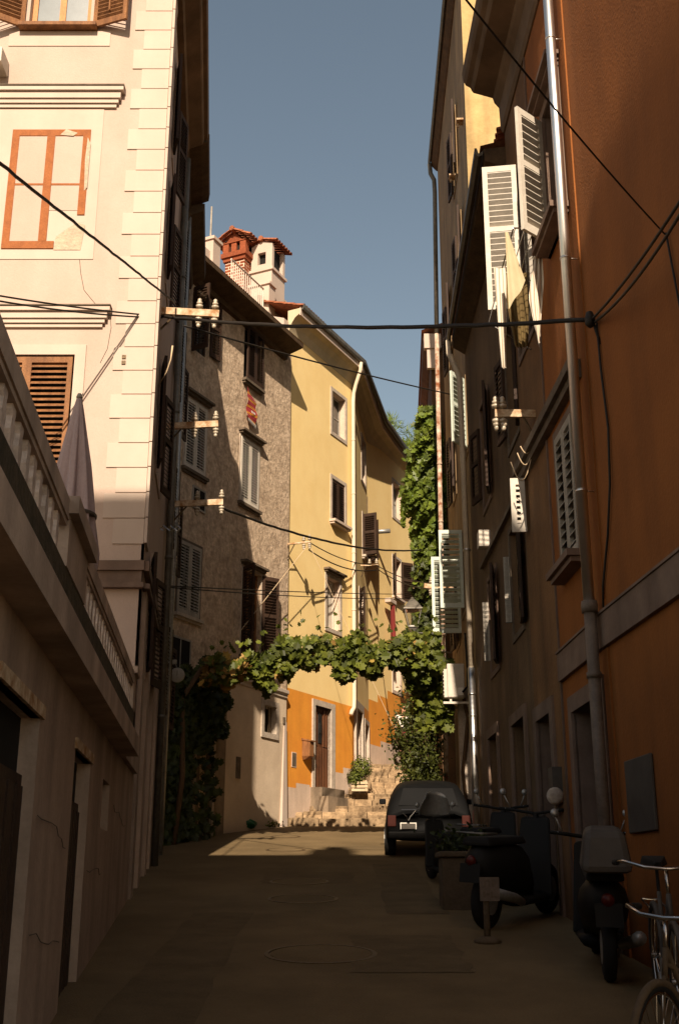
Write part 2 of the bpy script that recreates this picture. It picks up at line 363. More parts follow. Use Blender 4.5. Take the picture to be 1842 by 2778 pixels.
# ================================================================== SETTING
g = MB(); prof = [(-400, -14), (-120, -12.7), (-60, -6.4), (-30, -3.2), (0, -.02), (27, 2.84), (27.02, 2.5), (34, 4.82), (60, 7.4), (600, 12)]
for (ya, za), (yb, zb) in zip(prof, prof[1:]): g.face([(-400, ya, za), (400, ya, za), (400, yb, zb), (-400, yb, zb)])
tag(g.build('ground', 'ground_soil'), None, None, kind='structure')
g = MB()
for i in range(60):
    ya, yb = -30 + i * .95, -30 + (i + 1) * .95; g.face([(-8, ya, .106 * ya), (6, ya, .106 * ya), (6, yb, .106 * yb), (-8, yb, .106 * yb)])
tag(g.build('street', 'asphalt'), None, None, kind='structure')
mat('asphalt_patch', (.15, .104, .05), (.11, .076, .035), scale=3, bump=.4, bscale=70, fine=.2, rough=.95)
for k, (xa, xb, ya, yb) in enumerate(((-1.5, -.9, 7.0, 12.5), (.1, 1.0, 9.2, 11.0), (-1.0, .2, 15.2, 16.6), (-.2, .9, 20.4, 21.3), (.5, 1.1, 12.4, 17.8))):
    g = MB(); n_ = 14; rr_ = random.Random(k); L_ = [(xa + rr_.uniform(-.03, .03), ya + (yb - ya) * i / n_) for i in range(n_ + 1)]; R_ = [(xb + rr_.uniform(-.03, .03), ya + (yb - ya) * i / n_) for i in range(n_ + 1)]
    for i in range(n_): g.face([(L_[i][0], L_[i][1], .106 * L_[i][1] + .004), (R_[i][0], R_[i][1], .106 * R_[i][1] + .004), (R_[i + 1][0], R_[i + 1][1], .106 * R_[i + 1][1] + .004), (L_[i + 1][0], L_[i + 1][1], .106 * L_[i + 1][1] + .004)])
    tag(g.build('street_patch', 'asphalt_patch'), None, None, kind='structure')
st = MB(); rnd = random.Random(3)
for i in range(11):
    y0 = 27 + i * .62; z1 = 2.862 + (i + 1) * .182; x = -3.2 + rnd.random() * .3
    while x < 4.2:
        wd = rnd.uniform(.3, .75); jy = rnd.uniform(-.03, .03); jz = rnd.uniform(-.02, .012)
        x1 = x + wd - rnd.uniform(.008, .02)
        st.hexa([(x, y0 + jy, z1 - .5), (x1, y0 + jy + rnd.uniform(-.01, .01), z1 - .5), (x1, y0 + .66, z1 - .5), (x, y0 + .66, z1 - .5),
                 (x, y0 + jy + .01, z1 + jz), (x1, y0 + jy + .01, z1 + jz + rnd.uniform(-.01, .01)), (x1, y0 + .66, z1 + jz), (x, y0 + .66, z1 + jz)])
        if rnd.random() < .5:                     # a thin lower course under the tread stone
            st.hexa([(x - .01, y0 + jy - .02, z1 - .5), (x1 + .01, y0 + jy - .02, z1 - .5), (x1, y0 + .1, z1 - .5), (x, y0 + .1, z1 - .5), (x, y0 + jy - .015, z1 - .09), (x1, y0 + jy - .015, z1 - .085), (x1, y0 + .1, z1 - .085), (x, y0 + .1, z1 - .09)])
        x += wd
tag(st.build('stone_steps', 'step_stone', bevel=.012), None, None, kind='structure')
g = MB(); g.face([(-3.2, 33.82, 4.86), (6, 33.82, 4.86), (6, 60, 7.46), (-3.2, 60, 7.46)]); tag(g.build('path', 'step_stone'), None, None, kind='structure')

# ================================================================== LEFT: terrace building
t = thing('terrace_building', 'low grey terrace house with balustrade and dark doorways, nearest on the left', 'building', (-3, 6, 0))
ops = [(5.0, 6.25, -.5, 2.45, .1), (7.9, 8.9, -.2, 2.47, .1), (9.95, 10.6, 2.05, 2.45, .1), (2.6, 3.9, -.5, 2.45, .1)]
b = MB(); b.use('terrace'); facade(b, WL, -4, 13.57, -1.5, 2.8, ops, reveal='terrace_trim')
b.use('terrace')
e0, e1 = WL.p(-4, 0), WL.p(13.5, 0); prism(b, [(e0.x, e0.y), (e1.x, e1.y), (-9, 13.5), (-9, -4)], -1.5, 2.8, skip=(0,)); b.build('wall', None, t)
b = MB()
for a, c, zb, zt, dp in ops[:2] + ops[3:]:
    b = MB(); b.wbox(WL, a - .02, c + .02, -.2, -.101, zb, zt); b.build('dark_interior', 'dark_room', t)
    d_ = MB(); d_.wbox(WL, a, c, -.1, -.07, zb, zt - .3)
    for k in range(5): d_.wbox(WL, a + .03 + k * (c - a) / 5, a + (k + .86) * (c - a) / 5, -.072, -.055, zb, zt - .36)
    d_.build('door', 'dark_wood', t)
    l_ = MB(); l_.wbox(WL, a - .06, c + .06, -.05, .02, zt, zt + .07); l_.build('lintel', 'rusty_bar', t)
for k, (sx, z0, n_) in enumerate(((6.35, 1.95, 9), (6.4, 1.35, 8), (4.0, 2.1, 6), (9.0, 1.7, 7), (11.0, 2.3, 9))):
    pts = [WL.p(sx, z0, .013)]; zz_ = z0
    for i in range(n_): sx += random.uniform(.1, .24); zz_ += random.choice((0, -.01, .012, -.05)); pts.append(WL.p(sx, zz_, .013))
    cb = MB(); cb.tube(pts, .003, 4); cb.build('crack', 'dark_trim', t)
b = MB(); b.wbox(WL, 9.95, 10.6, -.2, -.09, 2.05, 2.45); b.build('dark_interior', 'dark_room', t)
b = MB(); b.wbox(WL, -4, 11.55, -.3, .18, 2.8, 2.975); b.wbox(WL, 11.55, 13.45, -.3, .05, 2.8, 2.975); b.build('fascia', 'terrace_trim', t)
b = MB(); b.wbox(WL, -4, 11.5, -.15, .114, 2.977, 3.22); b.build('plinth_course', 'dark_plinth', t)
f_ = MB(); f_.face([WL.p(-4, 2.96, -.3), WL.p(13.5, 2.96, -.3), (-9, 13.5, 2.96), (-9, -4, 2.96)]); f_.build('terrace_floor', 'terrace', t)
def rail(a, c): 
    b = MB(); b.wbox(WL, a, c, .045, .118, 3.47, 3.58); b.wbox(WL, a, c, .055, .108, 3.44, 3.469); b.build('handrail', 'terrace_trim', t)
rail(-4, 5.93); rail(6.88, 11.2)
b = MB(); b.wbox(WL, 5.95, 6.86, -.22, .12, 3.222, 3.5); b.wbox(WL, 5.9, 6.92, -.26, .17, 3.502, 3.6); b.build('pier', 'terrace_trim', t)
b = MB(); b.wbox(WL, 11.2, 11.5, -.16, .12, 3.222, 3.56); b.wbox(WL, 11.17, 11.54, -.19, .15, 3.562, 3.63); b.build('end_pier', 'terrace_trim', t)
x = .5
while x < 11.1:
    if not (5.84 < x + .04 < 6.98):
        b = MB(); j1, j2 = random.uniform(-.006, .006), random.uniform(-.006, .006)
        pz = [(.042, 3.221), (.042, 3.25), (.03, 3.265), (.046, 3.33), (.03, 3.39), (.042, 3.415), (.042, 3.439)]
        for (w0, za), (w1, zb) in zip(pz, pz[1:]):
            b.hexa([WL.p(x - w0 + j1, za, .07), WL.p(x + w0 + j1, za, .07), WL.p(x + w0 + j1, za, .095), WL.p(x - w0 + j1, za, .095), WL.p(x - w1 + j1, zb, .07), WL.p(x + w1 + j1, zb, .07), WL.p(x + w1 + j1, zb, .095), WL.p(x - w1 + j1, zb, .095)])
        b.build('baluster', 'baluster', t)
    x += .2 + random.uniform(-.006, .006)

# closed parasol on the terrace
px_ = aty(216, 1082, 11.5)
t = thing('parasol', 'folded mauve grey parasol standing on the terrace behind the balustrade', 'parasol', (px_.x, 11.5, 2.96))
b = MB(); b.tube([(px_.x, 11.5, 2.97), (px_.x, 11.5, px_.z + .02)], .022, 10); b.lathe((px_.x, 11.5, px_.z), [(.03, 0), (.035, .02), (.02, .06)], 10); b.build('pole', 'dull_white', t, True)
b = MB(); b.box(px_.x - .25, px_.x + .25, 11.25, 11.75, 2.962, 3.03); b.build('base', 'planter', t)
b = MB(); n = 96; rings = []
for j in range(19):
    h = j / 18; z = px_.z - h * 2.25; rad = .03 + .31 * h ** .85 if h < .8 else .29 - (h - .8) * .5
    base = len(b.v)
    for k in range(n):
        a = k / n * 2 * math.pi; rr = rad * (1 + (.16 * math.sin(a * 8 + .6 * math.sin(h * 4)) + .05 * math.sin(a * 19 + 3 * h)) * min(1, h * 3)); b.v.append(V((px_.x + rr * math.cos(a), 11.5 + rr * math.sin(a) * .8, z + .02 * math.sin(a * 8) * h)))
    rings.append(base)
for i in range(18):
    for k in range(n): b.f.append((rings[i] + k, rings[i] + (k + 1) % n, rings[i + 1] + (k + 1) % n, rings[i + 1] + k)); b.m.append(0)
b.build('canopy', 'parasol', t, True)
b = MB(); zz_ = px_.z - 1.35; b.lathe((px_.x, 11.5, zz_), [(.272, 0), (.275, .03)], 24); b.build('strap', 'grey_panel', t)

# ================================================================== LEFT: pink house
EZ = 14.3
t = thing('pink_house', 'tall pale pink house with cream corner blocks and sunlit front, behind the terrace', 'building', (-5, 15, 1.4))
wU = (-4.543 + .1, -3.468 - .1, 13.26, 14.1); wL = (-4.64, -3.41, 6.05, 8.112)
o = MB(); o.use('pink'); facade(o, WF, -9, -2.42, 1, EZ, [(wU[0], wU[1], wU[2], EZ - .02), wL], depth=.22, reveal='cream_trim')
o.use('pink')
sideops = []
for zb in (4.2, 7.0, 9.9, 12.0):
    sideops += [(1.25, 2.15, zb, zb + 1.5), ] 
facade(o, WS, -.04, 4.0, 1, EZ, sideops, depth=.2, reveal='pink')
o.use('pink'); q1, q2 = WS.p(4.0, 0), WS.p(-.04, 0)
prism(o, [(-9, 13.5), (-2.42, 13.5), (q1.x, q1.y), (-9, 17.5)], 1, EZ, skip=(0, 1))
o.face([(-9, 13.5, EZ), (-2.42, 13.5, EZ), (q1.x, q1.y, EZ), (-9, 17.5, EZ)])
o.build('wall', None, t)
# quoins
b = MB(); z = 4.95; i = 0; hq = .3325
zt = 13.536 + hq * 2
zs = []; z = zt
while z > 5.6: zs.append(z); z -= hq
for i, z in enumerate(zs):
    wd = .36 + (.135 if i % 2 == 0 else 0) 
    b.box(-2.40 - wd - .02, -2.395 + .0, 13.484, 13.51, z - hq + .01, z)
    b.wbox(WS, -.055, (.36 if i % 2 else .5), -.01, .028, z - hq + .012, z)
b.build('corner_blocks', 'cream_trim', t, bevel=.004)
b = MB(); b.box(-9, -2.36, 13.42, 13.5, 5.22, 5.34); b.box(-9, -2.35, 13.4, 13.5, 5.0, 5.06); b.box(-9, -2.39, 13.46, 13.5, 5.062, 5.218)
b.wbox(WS, -.04, 8.3, 0, .07, 5.22, 5.34); b.wbox(WS, -.04, 8.3, 0, .09, 5.0, 5.06)
b.build('band_course', 'band', t)
b = MB()
for a in (.1, 1.2, 2.6, 3.6): b.wbox(WS, a, a + .35, -.01, .05, 1, 4.99)
b.build('pilaster', 'terrace_trim', t)
# hoods
for (xr, z0, z1) in ((-3.0, 11.886, 12.18), (-2.98, 8.497, 8.759)):
    b = MB(); h = z1 - z0
    for (d, a, c, k) in ((.12, .78, 1, .0), (.085, .42, .76, .04), (.06, .2, .41, .07), (.035, 0, .18, .1)): b.box(-6.2, xr - k, 13.5 - d, 13.505, z0 + h * a, z0 + h * c)
    b.build('cornice_hood', 'cream_trim', t)
    b = MB(); b.box(-6.2, xr + .01, 13.365, 13.505, z1 + .002, z1 + .02); b.build('lead_flashing', 'dark_trim', t)
# painted blind window
bw = MB(); x0, x1, z0, z1 = -4.505, -3.428, 9.664, 11.529
bw.box(-4.75, -3.27, 13.49, 13.505, 9.51, 11.874); w1 = bw.build('blind_window', 'cream_trim', t)
b = MB(); f = .1
b.box(x0, x0 + f, 13.475, 13.492, z0, z1); b.box(x0 + f, x1 - .38, 13.475, 13.492, z0, z0 + .11); b.box(x0 + f, x1, 13.475, 13.492, z1 - f, z1)
b.box(x1 - f, x1, 13.475, 13.492, 10.18, z1 - f); xm = (x0 + x1) / 2; b.box(xm - .055, xm + .055, 13.473, 13.492, z0 + .11, z1 - f)
b.box(x0 + f, xm - .055, 13.48, 13.492, 10.64, 10.67); b.box(xm + .055, x1 - f, 13.48, 13.492, 10.64, 10.67)
b.build('painted_frame', 'orange_paint', w1)
b = MB(); b.use('pink'); b.box(x0 + f, xm - .055, 13.484, 13.492, z0 + .11, 10.638); b.box(x0 + f, xm - .055, 13.484, 13.492, 10.672, z1 - f)
b.box(xm + .055, x1 - f, 13.484, 13.492, 10.25, 10.638); b.box(xm + .055, x1 - f, 13.484, 13.492, 10.672, z1 - f); b.build('blind_pane', None, w1)
b = MB()                                           # broken plaster corner and the flaked edge
b.face([(x1 - .38, 13.483, z0 - .02), (x1 - .02, 13.483, z0 - .02), (x1 + .02, 13.483, 10.02), (x1 - .08, 13.483, 10.06), (x1 - .2, 13.483, 9.98), (x1 - .36, 13.483, 9.84)])
b.build('broken_plaster', 'patch', w1); b = MB(); b.face([(x1 - .03, 13.471, 10.55), (x1 + .01, 13.471, 10.6), (x1 + .01, 13.471, 11.3), (x1 - .035, 13.471, 11.4), (x1 - .05, 13.471, 11.05)])
b.build('broken_plaster', 'patch', w1); b = MB(); b.face([(xm + .12, 13.471, 11.44), (xm + .2, 13.471, 11.53), (xm + .36, 13.471, 11.47), (xm + .3, 13.471, 11.42)])
b.build('broken_plaster', 'patch', w1)
def crack(pts, r=.0045):
    b = MB(); b.tube([(x, 13.4985, z) for x, z in pts], r, 4); b.build('crack', 'dark_trim', t)
crack([(-3.45, 9.5), (-3.42, 9.3), (-3.36, 9.05), (-3.28, 8.95), (-3.2, 8.85), (-3.12, 8.78), (-3.0, 8.72), (-2.97, 8.5), (-3.0, 8.2), (-3.08, 8.0)], .004)
crack([(x1 - .36, 9.85), (x1 - .22, 9.97), (x1 - .1, 10.05), (x1 + .02, 10.08)], .009)
# upper open window
w2 = window(t, WF, wU[0], wU[1], wU[2], EZ, .16, 'bright_wood', 'grey_glass', (1, 0), fw=.075)
b = MB(); b.box(-4.56, -3.45, 13.36, 13.52, 13.2, 13.262); b.build('sill', 'warm_wood', w2, bevel=.006)
b = MB(); b.box(-4.7, -3.26, 13.488, 13.505, 12.94, 13.19); b.build('apron', 'cream_trim', w2)
leaf_board('shutter', WF, wU[1] + .06, .02, 160, .54, 13.24, 14.7, 'warm_wood', w2, flip=-1, rod=True)
leaf_board('shutter', WF, wU[0] - .06, .02, 150, .54, 13.24, 14.7, 'warm_wood', w2, flip=1, rod=True)
# lower window with closed brown shutters
w3 = window(t, WF, *wL, .2, 'warm_wood', 'dark_room', (1, 0), surround='cream_trim', sw=.14, sd=.02)
hw = (wL[1] - wL[0]) / 2
leaf_board('shutter', WF, wL[1] - .03, -.03, 0, hw - .03, wL[2], wL[3] - .02, 'warm_wood', w3, flip=-1, mid=False, pitch=.075)
leaf_board('shutter', WF, wL[0] + .03, -.03, 0, hw - .03, wL[2], wL[3] - .02, 'warm_wood', w3, flip=1, mid=False, pitch=.075)
b = MB(); b.box(-2.80, -2.75, 13.47, 13.505, 7.97, 8.02); b.box(-2.80, -2.75, 13.47, 13.505, 8.05, 8.1); b.build('wall_hook', 'iron', t)
# side: open dark shutters seen edge on
for (a, c, zb, zt_) in [x[:4] for x in sideops]:
    w_ = window(t, WS, a, c, zb, zt_, .18, 'dark_wood', 'glass', surround='pink', sw=.1)
    leaf_board('shutter', WS, a - .02, .03, 9, .42, zb, zt_, 'dark_wood', w_, flip=-1)
    leaf_board('shutter', WS, c + .02, .03, 16, .42, zb, zt_, 'dark_wood', w_, flip=1)
# side eave: cornice with mouldings
cp = [(-4, 0), (0, 0)]
pA, pB = WS.p(-.2, 0), WS.p(4.0, 0)
b = MB(); sweep(b, [(pA.x, pA.y), (pB.x, pB.y)], [(-.05, EZ - .32), (.1, EZ - .3), (.13, EZ - .22), (.34, EZ - .12), (.36, EZ - .1), (.38, EZ - .02), (.44, EZ), (.46, EZ + .14), (-.05, EZ + .14)]); b.build('side_cornice', 'eave_plaster', t)
b = MB(); b.face([(-9.2, 13.28, EZ + .145), (pA.x + .46, 13.28, EZ + .145), (pB.x + .46, pB.y, EZ + .145), (-5.5, 15.5, 15.6), (-9.2, 15.5, 15.6)]); b.face([(-9.2, 15.5, 15.6), (-5.5, 15.5, 15.6), (pB.x + .46, pB.y, EZ + .145), (-9.2, 17.6, EZ + .145)]); b.build('roof', 'tile', t)
b = MB(); b.box(-9, -2.4, 13.33, 13.5, EZ - .06, EZ + .13); b.build('front_cornice', 'cream_trim', t)
b = MB(); wp = aty(8, 165, 13.3); b.box(wp.x - .2, wp.x + .03, 13.15, 13.5, wp.z - .12, wp.z + .12); b.build('wall_lantern', 'white_paint', t, bevel=.01)

# ================================================================== LEFT: narrow dark house behind the pink one
t = thing('narrow_house', 'narrow shaded house with deep dark eave, squeezed behind the pink house', 'building', (-5, 19.7, 1.8))
b = MB(); b.use('terrace')
ops = [(4.9, 5.7, z, z + 1.5) for z in (4.3, 7.2, 10.0, 12.1)] + [(6.7, 7.5, z, z + 1.5) for z in (4.3, 7.2, 10.0)]
facade(b, WS, 4.0, 8.45, 1.3, 13.95, ops, depth=.2, reveal='terrace'); b.use('terrace'); q1, q2 = WS.p(4.0, 0), WS.p(8.45, 0)
prism(b, [(q1.x, q1.y), (q2.x, q2.y), (-9, 21.9), (-9, 17.5)], 1.3, 13.95, skip=(0, 3)); b.build('wall', None, t)
for (a, c, zb, zt_) in ops:
    w_ = window(t, WS, a, c, zb, zt_, .18, 'dark_wood', 'glass')
    leaf_board('shutter', WS, a - .02, .03, 12, .4, zb, zt_, 'dark_wood', w_, flip=-1)
    leaf_board('shutter', WS, c + .02, .03, 14, .4, zb, zt_, 'dark_wood', w_, flip=1)
for s_, e_, dz, dd in ((4.002, 5.9, 0, .45), (5.902, 8.6, -.22, .36)):
    pA, pB = WS.p(s_, 0), WS.p(e_, 0); z = EZ + dz
    b = MB(); sweep(b, [(pA.x, pA.y), (pB.x, pB.y)], [(-.05, z - .3), (.08, z - .28), (.12, z - .16), (dd - .12, z - .1), (dd, z - .04), (dd + .02, z + .12), (-.05, z + .12)]); b.build('eave', 'eave_wood', t)
b = MB(); pB = WS.p(8.6, 0); pA = WS.p(4, 0); b.face([(pA.x + .3, pA.y, EZ + .13), (pB.x + .3, pB.y, EZ + .0), (-6.2, 19.6, 15.2)]); b.face([(pB.x + .3, pB.y, EZ + .0), (-9, 22, EZ - .1), (-6.2, 19.6, 15.2)]); b.build('roof', 'tile', t)
b = MB(); b.tube([WS.p(4.05, 13.9, .1), WS.p(4.05, 1.8, .1)], .055, 10)
for z in (4, 6.5, 9, 11.5): b.lathe(WS.p(4.05, z, .1), [(.065, 0), (.065, .05)], 12)
b.build('downpipe', 'gutter', t, True)
b = MB(); b.tube([WS.p(5.95, 13.9, .09), WS.p(5.95, 1.9, .09)], .045, 10); b.build('downpipe', 'zinc', t, True)

# ================================================================== stone house
t = thing('stone_house', 'rough grey brown rendered house with white and brown shutters, in the middle', 'building', (-3.5, 27, 2.8))
SZ = 14.58
sops = dict(W1=(-2.42, -1.63, 12.96, 14.35), W0=(-4.72, -3.98, 12.75, 14.2), W2=(-2.46, -1.6, 9.9, 11.5), W3=(-4.82, -3.98, 9.95, 11.55), W4=(-4.85, -3.99, 6.82, 8.36), W5=(-2.2, -1.35, 6.42, 8.4))
def smat(s, z): return 'rough_stone'
b = MB(); facade(b, WT, -7.5, 0, 5.8, SZ, [v for k, v in sops.items()], depth=.16, reveal='rough_stone', matf=smat)
b.use('cream_render'); small = (-1.1, -.52, 4.86, 5.47)
facade(b, WT, -2.75, .0, 1.5, 5.8, [small], depth=.24, reveal='stone_trim')
b.use('rough_stone'); facade(b, WT, -7.5, -2.75, 1.5, 5.8)
c0, c1 = WT.p(-7.5, 0), WT.p(0, 0); back = -6.0
k0, k1 = WT.p(-7.5, 0, back), WT.p(0, 0, back)
b.use('rough_stone'); prism(b, [(c0.x, c0.y), (c1.x, c1.y), (k1.x, k1.y), (k0.x, k0.y)], 1.5, SZ, skip=(0,)); b.build('wall', None, t)
b = MB()
prof = [(0, 5.74), (.03, 5.76), (.03, 5.82), (.07, 5.86), (.07, 5.93), (0, 5.96)]
sweep(b, [(WT.p(-2.75, 0).x, WT.p(-2.75, 0).y), (c1.x, c1.y)], prof); b.build('string_course', 'stone_trim', t)
b = MB(); b.hexa([WT.p(-.3, 2.0, .0), WT.p(.0, 2.0, 0), WT.p(.0, 2.0, .09), WT.p(-.3, 2.0, .09), WT.p(-.12, 5.2, 0), WT.p(0, 5.2, 0), WT.p(0, 5.2, .012), WT.p(-.12, 5.2, .012)]); b.build('buttress', 'cream_trim', t)
# eave slab, dark boards
eA, eB = WT.p(-7.6, 0), WT.p(-.4, 0)
b = MB(); sweep(b, [(eA.x, eA.y), (eB.x, eB.y)], [(-.02, SZ - .3), (.1, SZ - .28), (.12, SZ - .16), (.5, SZ - .06), (.54, SZ - .04), (.55, SZ + .06), (-.02, SZ + .07)]); b.build('eave', 'eave_wood', t)
b = MB(); r0, r1 = WT.p(-7.6, SZ + .075, .55), WT.p(-.4, SZ + .075, .55); r2, r3 = WT.p(-.4, SZ + .5, -1.2), WT.p(-7.6, SZ + .5, -1.2)
b.face([r0, r1, r2, r3]); b.wbox(WT, -7.6, .0, -6, -1.2, SZ + .3, SZ + .5); b.build('roof', 'tile', t)
def louvre_closed(v, m, par, W, proud=.0, pitch=.062):
    hw = (v[1] - v[0]) / 2
    leaf_board('shutter', W, v[0] + .005, proud, 0, hw - .008, v[2] + .01, v[3] - .01, m, par, flip=1, pitch=pitch, mid=False)
    leaf_board('shutter', W, v[1] - .005, proud, 0, hw - .008, v[2] + .01, v[3] - .01, m, par, flip=-1, pitch=pitch, mid=False)
for k, m, s_, h_, sl in (('W2', 'white_paint', 'stone_trim', 'dark_trim', 'dark_trim'), ('W3', 'white_paint', 'stone_trim', 'dark_trim', 'dark_trim'), ('W4', 'dull_white', 'dark_trim', None, 'stone_trim')):
    w_ = window(t, WT, *sops[k], .14, 'dull_white', 'dark_room', surround=s_, sw=.05, sd=.015, hood=h_, sill=sl, sillw=.05); louvre_closed(sops[k], m, w_, WT, .01)
w_ = window(t, WT, *sops['W1'], .14, 'dark_wood', 'dark_room', sill='dark_trim', sw=.04); louvre_closed(sops['W1'], 'dark_wood', w_, WT, .09)
w_ = window(t, WT, *sops['W0'], .14, 'dark_wood', 'glass', (1, 1)); v = sops['W0']
leaf_board('shutter', WT, v[0], .03, 95, .42, v[2] - .1, v[3], 'dark_wood', w_, flip=1); leaf_board('shutter', WT, v[1], .03, 8, .36, v[2] + .1, v[3], 'dark_wood', w_, flip=1)
w_ = window(t, WT, *sops['W5'], .14, 'warm_wood', 'dark_room', (1, 2), surround='stone_trim', sw=.06, hood='dark_trim', sill='dark_trim'); v = sops['W5']
leaf_board('shutter', WT, v[1] + .02, .03, 150, .44, v[2] - .05, v[3], 'dark_wood', w_, flip=-1); leaf_board('shutter', WT, v[0] - .02, .03, 118, .44, v[2] - .05, v[3], 'dark_wood', w_, flip=1)
w_ = window(t, WT, *small, .2, 'stone_trim', 'dark_room', (0, 0), surround='stone_trim', sw=.12, sd=.03, fw=.03)
b = MB(); [b.tube([WT.p(small[0] + .1 + i * .13, small[2], -.08), WT.p(small[0] + .1 + i * .13, small[3], -.08)], .009, 6) for i in range(4)]; b.build('bars', 'iron', w_)
b = MB(); b.wbox(WT, -2.28, -2.12, 0, .03, 3.75, 4.2); b.build('meter_box', 'dark_trim', t)
b = MB(); b.wbox(WT, -.18, -.1, 0, .03, 5.15, 5.3); b.build('bell_plate', 'dark_trim', t)
# second small windows in the shade
for (a, c, z0, z1) in ((-4.4, -3.95, 9.2, 9.62), (-5.0, -4.3, 5.6, 6.3)):
    b = MB(); b.wbox(WT, a, c, -.02, .02, z0, z1); q = b.build('window', 'dark_room', t); b = MB(); b.wbox(WT, a - .04, a, -.02, .03, z0 - .04, z1 + .04); b.wbox(WT, c, c + .04, -.02, .03, z0 - .04, z1 + .04); b.wbox(WT, a, c, -.02, .03, z1, z1 + .04); b.wbox(WT, a, c, -.02, .03, z0 - .04, z0); b.wbox(WT, (a + c) / 2 - .01, (a + c) / 2 + .01, -.02, .03, z0, z1); b.build('frame', 'dull_white', q)

# roof terrace: parapet pillar, mast, railing, chimneys
b = MB(); b.wbox(WT, -3.17, -2.84, -.8, -.5, SZ + .3, 16.42); b.wbox(WT, -3.21, -2.8, -.84, -.46, 16.422, 16.5)
b.wbox(WT, -4.6, -3.172, -.72, -.58, SZ + .3, 16.1); b.build('parapet_pillar', 'cream_trim', t)
b = MB(); b.tube([WT.p(-3.15, 16.5, -.6), WT.p(-3.15, 17.35, -.6)], .022, 8); b.build('mast', 'dull_white', t)
b = MB(); b.tube([WT.p(-2.82, 15.98, -.2), WT.p(-1.2, 15.98, -.2)], .024, 6)
for i in range(17): s_ = -2.8 + i * .1; b.tube([WT.p(s_, 15.15, -.2), WT.p(s_, 15.97, -.2)], .013, 5)
b.tube([WT.p(-1.2, 15.98, -.2), WT.p(-1.2, 15.1, -.25)], .014, 6); b.build('terrace_railing', 'white_paint', t)
# ---- brick chimney
def brickface(b, W, s0, s1, d0, d1, z0, z1, on):   # bricks set proud of mortar on one face ('d' faces street, 's' faces back along -s)
    z = z0; row = 0
    while z < z1 - .03:
        a = (s0 if on == 'd' else d0) - (.11 if row % 2 else 0); e = s1 if on == 'd' else d1; lo = s0 if on == 'd' else d0
        while a < e:
            c0, c1_ = max(a, lo), min(a + .21, e)
            if c1_ - c0 > .03:
                if on == 'd': b.wbox(W, c0, c1_, d1, d1 + .008, z, z + .064)
                else: b.wbox(W, s0 - .008, s0, c0, c1_, z, z + .064)
            a += .236
        z += .092; row += 1
def tiles(b, o, down, across, ln, wd, r=.065, n=5):
    up = down.cross(across).normalized(); up = up if up.z > 0 else -up
    k = max(2, int(wd / (r * 2))); st_ = wd / k; m = max(1, int(ln / .3))
    for i in range(k):
        for j in range(m):
            c = o + across * (st_ * (i + .5)) + down * (ln * j / m) + up * (.012 * 1); e = c + down * (ln / m + .04) + up * .012
            base = len(b.v)
            for q, rr in ((c, r * .85), (e, r)):
                for a in range(n + 1):
                    an = math.pi * a / n; b.v.append(q + across * math.cos(an) * rr + up * math.sin(an) * rr)
                for a in range(n + 1):
                    an = math.pi * (n - a) / n; b.v.append(q + across * math.cos(an) * (rr - .015) + up * math.sin(an) * (rr - .015))
            w_ = 2 * (n + 1)
            for a in range(w_): b.f.append((base + a, base + (a + 1) % w_, base + w_ + (a + 1) % w_, base + w_ + a)); b.m.append(b.cur)
            b.f.append(tuple(base + w_ + a for a in range(w_))); b.m.append(b.cur); b.f.append(tuple(base + a for a in range(w_))[::-1]); b.m.append(b.cur)
def roofcap(par, W, s0, s1, d0, d1, z, rise, over, along='s'):
    """small two-pitch tile roof; ridge runs along s or d"""
    b = MB()
    if along == 'd':
        sm = (s0 + s1) / 2
        for sg, se in ((-1, s0 - over), (1, s1 + over)):
            top = W.p(sm, z + rise, d0 - over); dn = (W.p(se, z, d0 - over) - top); ln = dn.length; dn.normalize()
            tiles(b, top, dn, W.n, ln, d1 - d0 + 2 * over)
        b.tube([W.p(sm, z + rise + .03, d0 - over), W.p(sm, z + rise + .03, d1 + over)], .075, 8)
    else:
        dm = (d0 + d1) / 2
        for de in (d0 - over, d1 + over):
            top = W.p(s0 - over, z + rise, dm); dn = (W.p(s0 - over, z, de) - top); ln = dn.length; dn.normalize()
            tiles(b, top, dn, W.u, ln, s1 - s0 + 2 * over)
        b.tube([W.p(s0 - over, z + rise + .03, dm), W.p(s1 + over, z + rise + .03, dm)], .075, 8)
    return b.build('tile_cap', 'tile', par)
s0, s1, d0, d1 = .2, .72, -2.2, -1.6
b = MB(); b.wbox(WT, s0, s1, d0, d1, SZ + .2, 18.2); ch = b.build('brick_chimney', 'mortar', t)
b = MB(); brickface(b, WT, s0, s1, d0, d1, SZ + .3, 18.18, 'd'); brickface(b, WT, s0, s1, d0, d1, SZ + .3, 18.18, 's'); b.build('bricks', 'brick', ch)
b = MB()
for k, (o_, z0, z1) in enumerate(((.05, 17.95, 18.06), (.1, 18.06, 18.2))): b.wbox(WT, s0 - o_, s1 + o_, d0 - o_, d1 + o_, z0 + .001, z1)
for q in range(2):
    for dd in (d0 - .06, d1 - .12): b.wbox(WT, s0 - .06 + q * (s1 - s0 - .02), s0 + .12 + q * (s1 - s0 - .02), dd, dd + .18, 18.2, 18.5)
for dd in (d0 + .2,): b.wbox(WT, s0 - .05, s0 + .1, dd, dd + .16, 18.2, 18.5); 
b.wbox(WT, s0 - .02, s1 + .02, d1 - .1, d1 + .0, 18.2, 18.28)
b.face([WT.p(s0 - .06, 18.5, d0 - .0), WT.p(s0 - .06, 18.5, d1 + .0), WT.p(s0 - .06, 18.8, (d0 + d1) / 2)])
b.wbox(WT, s0 - .08, s1 + .08, d0 - .08, d1 + .08, 18.5, 18.53); b.build('chimney_crown', 'brick', ch)
